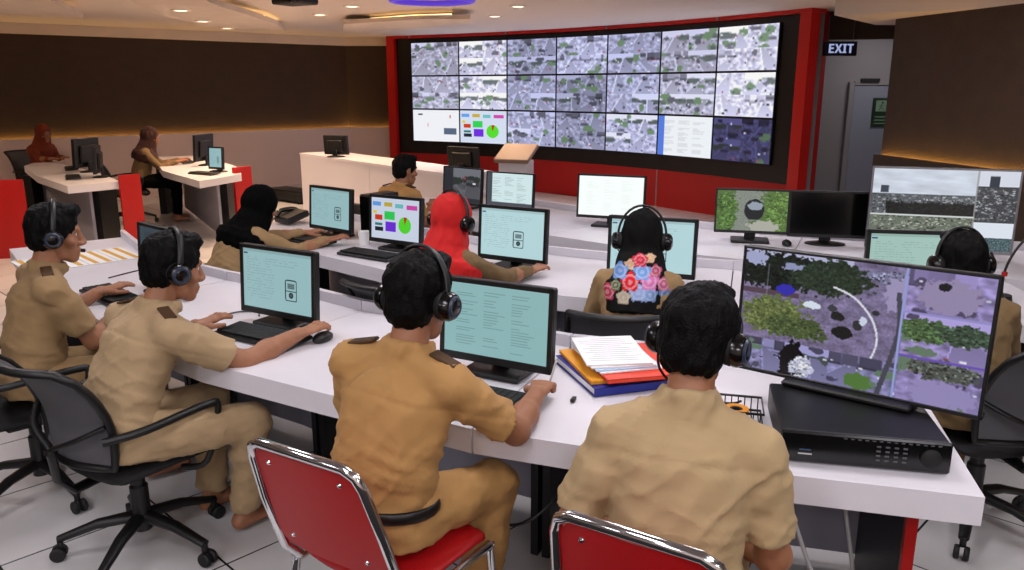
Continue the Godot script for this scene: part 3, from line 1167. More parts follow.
func text_page(w: int, h: int, tint: Color, sd: int, panel := false, ink := 0.83) -> Image:
	var img := Image.create(w, h, false, Image.FORMAT_RGB8)
	img.fill(tint)
	var rng := RandomNumberGenerator.new()
	rng.seed = sd
	for i in 22:
		for col in 3:
			var x := int(w * (0.12 + col * 0.27))
			var y := int(h * (0.1 + i * 0.038))
			if rng.randf() < 0.75:
				img.fill_rect(Rect2i(x, y, int(w * rng.randf_range(0.08, 0.22)), 2), shade(tint, ink))
	if panel:
		img.fill_rect(Rect2i(0, 0, int(w * 0.12), h), Color(0.35, 0.5, 0.9))
	return img

func wall_page(w: int, h: int) -> Image:
	var img := Image.create(w, h, false, Image.FORMAT_RGB8)
	img.fill(Color(0.97, 0.98, 1.0))
	for p in [[0.12, 0.12, 0.1, 0.05, Color(0.3, 0.35, 0.4)], [0.32, 0.42, 0.02, 0.12, Color(0.9, 0.6, 0.6)], [0.8, 0.15, 0.03, 0.1, Color(0.85, 0.5, 0.5)], [0.68, 0.58, 0.27, 0.2, Color(0.36, 0.42, 0.52)]]:
		img.fill_rect(Rect2i(int(p[0] * w), int(p[1] * h), int(p[2] * w), int(p[3] * h)), p[4])
	return img

func junction_page() -> Image:
	# five traffic camera pictures tiled on one screen
	var w := 512
	var h := 288
	var img := Image.create(w, h, false, Image.FORMAT_RGB8)
	var rd := Color(0.5, 0.46, 0.6)
	img.fill(rd)
	var n := noise(0.02, 3, 3)
	var n2 := noise(0.12, 4, 2)
	for y in h:
		for x in w:
			img.set_pixel(x, y, shade(rd, 1.0 + 0.25 * n.get_noise_2d(x, y * 2) + 0.15 * n2.get_noise_2d(x, y)))
	img.fill_rect(Rect2i(0, 0, 240, 12), Color(0.75, 0.75, 0.88))
	blob(img, 70, 45, 110, 42, Color(0.09, 0.12, 0.10), 0.5, 11, 0.6)
	blob(img, 190, 45, 90, 40, Color(0.17, 0.22, 0.17), 0.5, 12, 0.4)
	blob(img, 20, 20, 30, 16, Color(0.68, 0.7, 0.85), 0.6, 14)
	blob(img, 110, 30, 22, 9, Color(0.6, 0.62, 0.78), 0.7, 15)
	blob(img, 330, 26, 60, 14, Color(0.5, 0.5, 0.62), 0.4, 16, 0.6)
	blob(img, 350, 60, 40, 40, Color(0.66, 0.62, 0.78), 0.5, 17, 0.2)
	img.fill_rect(Rect2i(0, 92, 130, 12), Color(0.36, 0.28, 0.34))
	img.fill_rect(Rect2i(54, 30, 2, 80), Color(0.6, 0.6, 0.68))
	blob(img, 98, 86, 22, 13, Color(0.22, 0.2, 0.72), 0.2, 18)
	blob(img, 75, 150, 78, 44, Color(0.40, 0.45, 0.27), 0.6, 19, 0.35)
	blob(img, 130, 172, 70, 26, Color(0.3, 0.36, 0.22), 0.5, 20, 0.35)
	band(img, [Vector2(205, 64), Vector2(250, 82), Vector2(288, 120), Vector2(305, 165), Vector2(298, 210), Vector2(275, 245)], 4, Color(0.9, 0.9, 0.95))
	for p in [[218, 128, 16, 10, 0.12], [232, 165, 22, 14, 0.1], [262, 142, 10, 12, 0.2], [160, 112, 20, 8, 0.9], [272, 130, 8, 10, 0.85], [205, 112, 10, 8, 0.25], [296, 108, 7, 6, 0.2]]:
		blob(img, p[0], p[1], p[2], p[3], Color(p[4], p[4] * 1.05, p[4] * 1.15), 0.3, int(p[0]))
	# pictures along the foot
	for k in 3:
		feed(img, Rect2i(k * 110 + (0 if k < 2 else -10), 212, 110 if k < 2 else 152, 76), 30 + k, Color(0.55, 0.54, 0.72), 0.15, 0.5)
	blob(img, 125, 255, 26, 50, Color(0.03, 0.03, 0.05), 0.4, 40)
	blob(img, 150, 262, 26, 24, Color(0.8, 0.81, 0.9), 0.7, 41, 0.35)
	blob(img, 275, 268, 30, 18, Color(0.35, 0.5, 0.25), 0.4, 42)
	# pictures down the side
	for k in 3:
		feed(img, Rect2i(352, k * 96, 160, 96), 50 + k, Color(0.6, 0.55, 0.76), 0.22, 0.45)
	blob(img, 430, 50, 60, 36, Color(0.62, 0.57, 0.72), 0.3, 43)
	blob(img, 400, 130, 60, 24, Color(0.3, 0.4, 0.26), 0.5, 44, 0.5)
	blob(img, 470, 128, 50, 22, Color(0.24, 0.31, 0.25), 0.5, 45, 0.5)
	blob(img, 440, 210, 70, 22, Color(0.34, 0.36, 0.34), 0.5, 46, 0.6)
	blob(img, 440, 262, 66, 28, Color(0.62, 0.58, 0.78), 0.4, 47)
	blob(img, 420, 30, 12, 9, Color(0.1, 0.1, 0.12), 0.3, 48)
	band(img, [Vector2(338, 60), Vector2(345, 150), Vector2(318, 288)], 9, Color(0.3, 0.3, 0.36))
	img.fill_rect(Rect2i(346, 0, 5, 288), Color(0.62, 0.66, 0.9))
	img.fill_rect(Rect2i(351, 92, 161, 4), Color(0.62, 0.6, 0.85))
	img.fill_rect(Rect2i(351, 188, 161, 5), Color(0.45, 0.35, 0.75))
	soften(img, 0.42)
	return img

func skyline_page() -> Image:
	var w := 384
	var h := 224
	var img := Image.create(w, h, false, Image.FORMAT_RGB8)
	var n := noise(0.015, 3, 3)
	var n2 := noise(0.22, 8, 2)
	for y in h:
		for x in w:
			var c := Color(0.78, 0.81, 0.86)
			if x < 280:
				c = shade(c, 1.05 + 0.12 * n.get_noise_2d(x * 0.5, y * 2))
				if y > 70:
					c = shade(Color(0.36, 0.38, 0.4), 1.0 + 0.3 * n2.get_noise_2d(x * 0.6, y * 1.3))
				if y > 92 + 10 * n2.get_noise_2d(x, 7) and x > 40:
					c = shade(Color(0.13, 0.14, 0.13), 1.0 + 0.3 * n2.get_noise_2d(x, y))
				if y > 132:
					c = shade(Color(0.42, 0.46, 0.4), 1.0 + 0.3 * n2.get_noise_2d(x, y))
			else:
				c = Color(0.85, 0.87, 0.92)
				if y > 42:
					c = shade(Color(0.27, 0.28, 0.3), 1.0 + 0.3 * n2.get_noise_2d(x, y))
				if y > 142:
					c = Color(0.88, 0.91, 0.95)
				if y > 185:
					c = shade(Color(0.3, 0.38, 0.4), 1.0 + 0.9 * n2.get_noise_2d(x, y))
			img.set_pixel(x, y, c.clamp())
	var rng := RandomNumberGenerator.new()
	rng.seed = 5
	for k in 900:
		var x := rng.randi_range(0, 380)
		var y := rng.randi_range(72, 175) if x < 278 else rng.randi_range(46, 140)
		var tree: bool = x < 278 and x > 40 and y > 94 and y < 132
		var v := rng.randf_range(0.08, 0.2) if tree else rng.randf_range(0.15, 0.8)
		img.fill_rect(Rect2i(x, y, rng.randi_range(3, 9), rng.randi_range(2, 4)), Color(v, v * 1.02, v * (0.95 if y > 132 else 1.05)))
	img.fill_rect(Rect2i(22, 48, 22, 20), Color(0.25, 0.28, 0.33))
	img.fill_rect(Rect2i(308, 14, 26, 30), Color(0.2, 0.23, 0.28))
	img.fill_rect(Rect2i(277, 0, 3, h), Color(0.6, 0.6, 0.6))
	img.fill_rect(Rect2i(0, 129, 280, 4), Color(0.8, 0.82, 0.82))
	soften(img, 0.4)
	return img

func garden_page() -> Image:
	var w := 192
	var h := 112
	var img := Image.create(w, h, false, Image.FORMAT_RGB8)
	var n := noise(0.03, 31, 3)
	var n2 := noise(0.25, 32, 2)
	for y in h:
		for x in w:
			var c := Color(0.36, 0.47, 0.26)
			var a := absf(x - 70 + (y - 60) * 0.3) / 50.0 + n.get_noise_2d(x * 2, y * 2) * 0.7
			if a < 0.8:
				c = Color(0.55, 0.58, 0.54)
			img.set_pixel(x, y, shade(c, 1.0 + 0.25 * n2.get_noise_2d(x, y)).clamp())
	blob(img, 25, 60, 30, 60, Color(0.34, 0.46, 0.24), 0.6, 36, 0.4)
	blob(img, 165, 50, 34, 62, Color(0.38, 0.5, 0.26), 0.6, 37, 0.4)
	blob(img, 128, 100, 40, 18, Color(0.72, 0.72, 0.68), 0.4, 33)
	blob(img, 102, 52, 27, 30, Color(0.14, 0.15, 0.17), 0.08, 34)
	blob(img, 104, 42, 20, 12, Color(0.62, 0.66, 0.72), 0.3, 35)
	soften(img, 0.45)
	return img

func wall_images() -> Array:
	var out := []
	var lil := Color(0.76, 0.76, 0.87)
	for r in 3:
		for c in 7:
			var i := r * 7 + c
			var img := Image.create(104, 60, false, Image.FORMAT_RGB8)
			if r == 2 and c == 0:
				out.append(wall_page(104, 60)); continue
			if r == 2 and c == 1:
				var ch := chart_page(104, 60)
				out.append(ch); continue
			if r == 2 and c == 5:
				out.append(text_page(104, 60, Color(0.96, 0.98, 1.0), 5, true, 0.93)); continue
			var dk := 0.15
			var b := lil
			if r == 2 and c == 6:
				b = Color(0.3, 0.3, 0.48); dk = 0.9
			elif c == 2 or c == 3 or c == 4:
				b = Color(0.63, 0.64, 0.77); dk = 0.35
			for q in 4:
				feed(img, Rect2i((q % 2) * 52, (q / 2) * 30, 52, 30), 100 + i * 4 + q, shade(b, 0.9 + 0.07 * ((i * 3 + q * 5) % 5)), 0.02 + 0.05 * ((i + q) % 4), dk)
			out.append(img)
	return out

# ------------------------------------------------------------------ office things
func monitor(label: String, at: Vector3, face: float, w: float, h: float, scr: Material, o := {}) -> Node3D:
	var t := thing(o.get("called", "monitor"), label, o.get("category", "monitor"), at, face, o.get("group", ""))
	var bz: float = o.get("bezel", 0.018)
	var lift: float = o.get("lift", 0.09)
	var tilt := at3(Vector3(0, lift + h * 0.5, 0), Vector3(o.get("tilt", -4.0), 0, 0))
	var body: Material = o.get("body", M.black)
	var th: float = o.get("thick", 0.03)
	var st := ST()
	slab(st, tilt * at3(Vector3(0, 0, -th * 0.5)), round_rect(w, h, 0.008, 3), th, 0.004)
	if not o.get("thin", false):
		box(st, tilt * at3(Vector3(0, -0.01, -th - 0.014)), Vector3(w * 0.62, h * 0.62, 0.03), 0.01)
	part(st, "housing", body, t)
	# bezel: four bars proud of the panel
	var b := ST()
	var chin: float = o.get("chin", bz * 1.5)
	box(b, tilt * at3(Vector3(0, h * 0.5 - bz * 0.5, 0.003)), Vector3(w, bz, 0.008), 0.002)
	box(b, tilt * at3(Vector3(0, -h * 0.5 + chin * 0.5, 0.003)), Vector3(w, chin, 0.008), 0.002)
	for s in [-1.0, 1.0]:
		box(b, tilt * at3(Vector3(s * (w - bz) * 0.5, 0, 0.003)), Vector3(bz, h, 0.008), 0.002)
	part(b, "bezel", o.get("rim", body), t)
	put(flat_screen(w - bz * 2, h - bz - chin), "screen", scr, t, tilt * at3(Vector3(0, (chin - bz) * 0.5, 0.0015)))
	if o.get("feet", false):
		for s in [-1.0, 1.0]:
			var f := ST()
			tube(f, [Vector3(s * w * 0.36, lift + 0.02, -0.01), Vector3(s * w * 0.38, 0.008, 0.07)], 0.008, 6)
			tube(f, [Vector3(s * w * 0.36, lift + 0.02, -0.015), Vector3(s * w * 0.38, 0.008, -0.09)], 0.008, 6)
			part(f, "foot", body, t)
	else:
		var n := ST()
		box(n, at3(Vector3(0, lift * 0.5 + 0.04, -th - 0.022)), Vector3(o.get("neck", 0.07), lift + 0.06, 0.024), 0.006)
		part(n, "stand_neck", body, t)
		var bs := ST()
		if o.get("square_base", false):
			bx(bs, Vector3(0, 0.009, -0.03), Vector3(w * 0.52, 0.018, 0.17), 0.006)
		else:
			lathe(bs, Transform3D(Basis.from_scale(Vector3(1.25, 1, 0.85)), Vector3(0, 0, -0.03)), [Vector2(0, 0.02), Vector2(0.06, 0.016), Vector2(0.1, 0.008), Vector2(0.102, 0.0), Vector2(0, 0)], 24)
		part(bs, "stand_base", body, t)
	return t

func keyboard(label: String, at: Vector3, face: float, w := 0.44, group := "") -> void:
	var t := thing("keyboard", label, "keyboard", at, face, group)
	var st := ST()
	box(st, at3(Vector3(0, 0.0145, 0), Vector3(4, 0, 0)), Vector3(w, 0.016, 0.15), 0.004)
	part(st, "case", M.black, t)
	var k := ST()
	for r in 5:
		for c in 15:
			if r == 4 and c > 3 and c < 9:
				continue
			box(k, at3(Vector3(-w * 0.46 + (c + 0.5) * w * 0.92 / 15.0, 0.0255, -0.052 + r * 0.026), Vector3(4, 0, 0)), Vector3(w * 0.92 / 15.0 - 0.003, 0.007, 0.022), 0.0)
	box(k, at3(Vector3(-w * 0.06, 0.0255, 0.052), Vector3(4, 0, 0)), Vector3(w * 0.3, 0.007, 0.022), 0.0)
	var kk := part(k, "keys", M.black_matte, t)
	kk.set_meta("kind", "stuff")

func mouse(label: String, at: Vector3, face: float) -> void:
	var t := thing("computer_mouse", label, "mouse", at, face)
	var g := nets([ball(Vector3(0, 0.014, 0), Vector3(0.03, 0.024, 0.052)), ball(Vector3(0, -0.03, 0), Vector3(0.1, 0.033, 0.1), 1)], 0.004, 0.005)
	put(solid([g]), "shell", M.black, t)
	var st := ST()
	lathe(st, at3(Vector3(0, 0.03, -0.03), Vector3(0, 0, 90)), [Vector2(0, -0.004), Vector2(0.008, -0.004), Vector2(0.008, 0.004), Vector2(0, 0.004)], 12)
	part(st, "wheel", M.grey_plastic, t)

func office_chair(label: String, at: Vector3, face: float, group: String, recline := 8.0, base_turn := 0.0) -> Node3D:
	var t: Node3D
	if mesh_cache.has("office_chair"):
		t = (mesh_cache.office_chair as Node3D).duplicate()
		t.name = numbered("office_chair")
		add_child(t)
		t.position = at
		t.rotation.y = -deg_to_rad(face)
		tag(t, label, "chair", group)
		return t
	t = thing("office_chair", label, "chair", at, face, group)
	mesh_cache.office_chair = t
	# seat: padded, front edge rolled down
	var g := nets([bone(Vector3(0, 0.415, -0.2), Vector3(0, 0.415, 0.17), 0.235, 0.22, 0.034, 0.034), ball(Vector3(0, 0.40, -0.2), Vector3(0.225, 0.04, 0.06))], 0.013, 0.02)
	put(solid([g]), "seat", M.chair_fabric, t)
	var pan := ST()
	bx(pan, Vector3(0, 0.372, 0.0), Vector3(0.26, 0.03, 0.26), 0.01)
	tube(pan, [Vector3(0, 0.37, 0.1), Vector3(0, 0.36, 0.24), Vector3(0, 0.42, 0.29), Vector3(0, 0.53, 0.30)], [0.03, 0.028, 0.026, 0.024], 8, false, 0.5)
	part(pan, "seat_mechanism", M.black, t)
	# backrest: bowed frame with mesh stretched over it
	var bw := func(u: float, v: float) -> Vector3:
		# u -1..1 across, v 0..1 upwards
		var hw := lerpf(0.20, 0.225, sin(v * PI * 0.6)) - 0.03 * v * v
		var rec := 0.25 + 0.13 * v + 0.05 * sin(v * PI) * -1.0
		return Vector3(u * hw, 0.475 + 0.39 * v, rec - 0.055 * u * u + (0.05 * maxf(0.0, v - 0.85) / 0.15) * 0.6)
	var rim := []
	for i in 9:
		rim.append(bw.call(-1.0 + 2.0 * i / 8.0, 0.0))
	for i in range(1, 9):
		rim.append(bw.call(1.0, i / 8.0))
	for i in range(1, 9):
		rim.append(bw.call(1.0 - 2.0 * i / 8.0, 1.0))
	for i in range(1, 8):
		rim.append(bw.call(-1.0, 1.0 - i / 8.0))
	var fr := ST()
	tube(fr, rim, 0.017, 8, true, 0.8)
	part(fr, "backrest_frame", M.black, t)
	var ms := ST()
	ms.set_smooth_group(3)
	for i in 10:
		for j in 10:
			var a: Vector3 = bw.call(-1.0 + i * 0.2, j * 0.1)
			var b: Vector3 = bw.call(-0.8 + i * 0.2, j * 0.1)
			var c: Vector3 = bw.call(-0.8 + i * 0.2, j * 0.1 + 0.1)
			var d: Vector3 = bw.call(-1.0 + i * 0.2, j * 0.1 + 0.1)
			quad(ms, a, b, c, d, Vector3(0, 0, 1))
			var o := Vector3(0, 0, -0.006)
			quad(ms, a + o, b + o, c + o, d + o, Vector3(0, 0, -1))
	part(ms, "backrest_mesh", M.chair_mesh, t)
	var lb := ST()
	for s in [-1.0, 1.0]:
		tube(lb, curve([bw.call(s * 0.98, 0.42) + Vector3(0, 0, 0.012), bw.call(s * 0.6, 0.3) + Vector3(0, 0, 0.05), bw.call(0.0, 0.16) + Vector3(0, 0, 0.05)], 8), 0.014, 6, false, 0.6)
	tube(lb, [Vector3(0, 0.52, 0.30), bw.call(0.0, 0.16) + Vector3(0, 0, 0.05)], 0.022, 8)
	part(lb, "back_support", M.black, t)
	for s in [-1.0, 1.0]:
		var ar := ST()
		tube(ar, curve([Vector3(s * 0.2, 0.375, -0.06), Vector3(s * 0.295, 0.41, -0.1), Vector3(s * 0.305, 0.60, -0.16), Vector3(s * 0.3, 0.625, -0.11), Vector3(s * 0.285, 0.61, 0.12), Vector3(s * 0.215, 0.59, 0.235)], 25), 0.015, 8, false, 0.8)
		part(ar, "armrest", M.black, t)
	var col := ST()
	lathe(col, at3(Vector3.ZERO), [Vector2(0, 0.09), Vector2(0.034, 0.09), Vector2(0.034, 0.27), Vector2(0.026, 0.28), Vector2(0.026, 0.37), Vector2(0, 0.37)], 16)
	part(col, "gas_lift", M.black, t)
	for i in 5:
		var a := TAU * i / 5.0 + 0.5
		var d := Vector3(sin(a), 0, cos(a))
		var lg := ST()
		tube(lg, [Vector3(0, 0.145, 0) + d * 0.02, Vector3(0, 0.13, 0) + d * 0.16, Vector3(0, 0.085, 0) + d * 0.30], [0.03, 0.025, 0.019], 8, false, 0.75)
		tube(lg, [Vector3(0, 0.09, 0) + d * 0.295, Vector3(0, 0.05, 0) + d * 0.295], 0.012, 8)
		part(lg, "base_leg", M.black, t)
		var cs := ST()
		var sd := Vector3(cos(a), 0, -sin(a))
		for s in [-1.0, 1.0]:
			lathe(cs, Transform3D(Basis(d, sd, d.cross(sd)).orthonormalized(), Vector3(0, 0.028, 0) + d * 0.305 + sd * (0.017 * s)), [Vector2(0, -0.010), Vector2(0.024, -0.010), Vector2(0.028, -0.006), Vector2(0.028, 0.006), Vector2(0.024, 0.010), Vector2(0, 0.010)], 14)
		part(cs, "castor", M.rubber, t)
	return t

func red_chair(label: String, at: Vector3, face: float) -> void:
	var t := thing("stacking_chair", label, "chair", at, face, "red stacking chairs at the white console desk")
	# chrome side frames: front leg, seat rail, rear leg and back post in one bent tube on each side, joined over the top
	var lean := func(y: float) -> float: return 0.20 + (y - 0.46) * 0.30
	var top := 0.885
	var bp := []
	bp.append(Vector3(-0.205, 0.46, 0.16))
	bp.append(Vector3(-0.205, 0.52, lean.call(0.50)))
	bp.append(Vector3(-0.20, 0.70, lean.call(0.70)))
	bp.append(Vector3(-0.185, top - 0.05, lean.call(top - 0.05)))
	bp.append(Vector3(-0.172, top - 0.016, lean.call(top - 0.016)))
	bp.append(Vector3(-0.14, top, lean.call(top)))
	bp.append(Vector3(0.0, top + 0.006, lean.call(top) + 0.008))
	var n := bp.size()
	for i in range(n - 2, -1, -1):
		bp.append(bp[i] * Vector3(-1, 1, 1))
	var st := ST()
	tube(st, bp, 0.0135, 10)
	part(st, "back_frame", M.chrome, t)
	for s in [-1.0, 1.0]:
		var lg := ST()
		tube(lg, curve([Vector3(s * 0.215, 0.012, -0.23), Vector3(s * 0.215, 0.40, -0.19), Vector3(s * 0.215, 0.44, -0.16), Vector3(s * 0.215, 0.445, 0.14), Vector3(s * 0.215, 0.42, 0.17), Vector3(s * 0.22, 0.012, 0.25)], 30), 0.0125, 8)
		part(lg, "leg_frame", M.chrome, t)
		for z in [-0.23, 0.25]:
			var ft := ST()
			lathe(ft, at3(Vector3(s * 0.216, 0, z)), [Vector2(0, 0), Vector2(0.018, 0), Vector2(0.016, 0.03), Vector2(0, 0.03)], 12)
			part(ft, "foot", M.rubber, t)
	var g := nets([bone(Vector3(0, 0.465, -0.18), Vector3(0, 0.465, 0.14), 0.21, 0.19, 0.026, 0.026)], 0.011, 0.01)
	put(solid([g]), "seat", M.red_vinyl, t)
	# back panel, slightly bowed
	var b := ST()
	b.set_smooth_group(4)
	var pos := func(u: float, v: float, z: float) -> Vector3:
		var y := lerpf(0.545, top - 0.012, v)
		var hw := lerpf(0.192, 0.172, v) - 0.03 * maxf(0.0, v - 0.9) / 0.1 - 0.03 * maxf(0.0, 0.1 - v) / 0.1
		return Vector3(u * hw, y, lean.call(y) - 0.012 + z + 0.012 * (1.0 - u * u))
	for i in 8:
		for j in 12:
			for z in [0.014, -0.014]:
				quad(b, pos.call(-1 + i * 0.25, j / 12.0, z), pos.call(-0.75 + i * 0.25, j / 12.0, z), pos.call(-0.75 + i * 0.25, (j + 1) / 12.0, z), pos.call(-1 + i * 0.25, (j + 1) / 12.0, z), Vector3(0, 0, signf(z)))
	b.set_smooth_group(-1)
	for j in 12:
		for u in [-1.0, 1.0]:
			quad(b, pos.call(u, j / 12.0, 0.014), pos.call(u, (j + 1) / 12.0, 0.014), pos.call(u, (j + 1) / 12.0, -0.014), pos.call(u, j / 12.0, -0.014), Vector3(u, 0, 0))
	for i in 8:
		for v in [0.0, 1.0]:
			quad(b, pos.call(-1 + i * 0.25, v, 0.014), pos.call(-0.75 + i * 0.25, v, 0.014), pos.call(-0.75 + i * 0.25, v, -0.014), pos.call(-1 + i * 0.25, v, -0.014), Vector3(0, v * 2 - 1, 0))
	part(b, "backrest", M.red_vinyl, t)
	for u in [-0.68, 0.68]:
		for v in [0.14, 0.88]:
			var rv := ST()
			lathe(rv, Transform3D(Basis.from_euler(Vector3(deg_to_rad(90 + 16), 0, 0)), pos.call(u, v, 0.014)), [Vector2(0, 0.005), Vector2(0.005, 0.004), Vector2(0.008, 0.0), Vector2(0.008, -0.003)], 10)
			part(rv, "rivet", M.chrome, t)

# A console unit along a front line (right to left), top at 0.75: worktop, front fascia, rear upstand, end panels, modesty panel
func offset_line(line: Array, d: float) -> Array:
	var out := []
	for i in line.size():
		var a: Vector2 = line[max(i - 1, 0)]
		var b: Vector2 = line[min(i + 1, line.size() - 1)]
		var t := (b - a).normalized()
		out.append(line[i] + Vector2(t.y, -t.x) * d)
	return out

func strip(front: Array, back: Array) -> PackedVector2Array:
	var p := PackedVector2Array(front)
	var b := back.duplicate()
	b.reverse()
	p.append_array(PackedVector2Array(b))
	return p

func console(label: String, front: Array, back: Array, upstand: float, open_end := [false, false], group := "white console desk units") -> void:
	var t := thing("console_desk", label, "desk", Vector3.ZERO, 0.0, group)
	var n := front.size()
	# shrink a hair so that the joints between the units show
	var f := front.duplicate()
	var b := back.duplicate()
	var g := 0.003
	f[0] = f[0].move_toward(f[1], g); b[0] = b[0].move_toward(b[1], g)
	f[n - 1] = f[n - 1].move_toward(f[n - 2], g); b[n - 1] = b[n - 1].move_toward(b[n - 2], g)
	var lerp_line := func(k: float) -> Array:
		var o := []
		for i in n:
			o.append((f[i] as Vector2).lerp(b[i], k))
		return o
	var dep: float = (f[0] as Vector2).distance_to(b[0])
	var st := ST()
	prism(st, strip(lerp_line.call(0.019 / dep), b), 0.718, 0.75)
	part(st, "worktop", M.desk, t)
	st = ST()
	prism(st, strip(f, lerp_line.call(0.0185 / dep)), 0.67, 0.75)
	part(st, "front_fascia", M.desk, t)
	st = ST()
	prism(st, strip(lerp_line.call(1.0 - 0.03 / dep), b), 0.7505, 0.75 + upstand)
	part(st, "rear_upstand", M.desk_edge, t)
	st = ST()
	prism(st, strip(lerp_line.call(1.0 - 0.05 / dep), lerp_line.call(1.0 - 0.03 / dep)), 0.06, 0.7175)
	part(st, "modesty_panel", M.modesty, t)
	for e in 2:
		var i: int = 0 if e == 0 else n - 1
		var j: int = 1 if e == 0 else n - 2
		var tdir: Vector2 = ((f[j] as Vector2) - f[i]).normalized()
		var a: Vector2 = (f[i] as Vector2).lerp(b[i], 0.22 if open_end[e] else 0.62) + tdir * (0.10 if open_end[e] else 0.006)
		var c: Vector2 = (f[i] as Vector2).lerp(b[i], 0.92) + tdir * (0.10 if open_end[e] else 0.006)
		st = ST()
		prism(st, PackedVector2Array([a, c, c + tdir * 0.03, a + tdir * 0.03]), 0.0, 0.7175)
		part(st, "end_panel", M.under_black, t)
		if open_end[e] and c.y < 3.0:
			var nn := (c - a).normalized()
			var s2 := ST()
			prism(s2, PackedVector2Array([a - nn * 0.03, a - nn * 0.002, a - nn * 0.002 + tdir * 0.03, a - nn * 0.03 + tdir * 0.03]), 0.0, 0.7175)
			part(s2, "red_edge_strip", M.red_paint, t)

# ------------------------------------------------------------------ the room

func wall_piece(a: Vector2, b: Vector2, y0: float, y1: float, inset: float, thick: float) -> SurfaceTool:
	# a upright slab along a-b; inset moves its inner face into the room, thick goes outwards from there
	var st := ST()
	var t := (b - a).normalized()
	var n := Vector2(t.y, -t.x)
	if n.dot(Vector2(0.0, 5.0) - (a + b) * 0.5) < 0.0:
		n = -n
	var f0 := a + n * inset
	var f1 := b + n * inset
	var o := -n * thick
	prism(st, PackedVector2Array([f0, f1, f1 + o, f0 + o]), y0, y1)
	return st

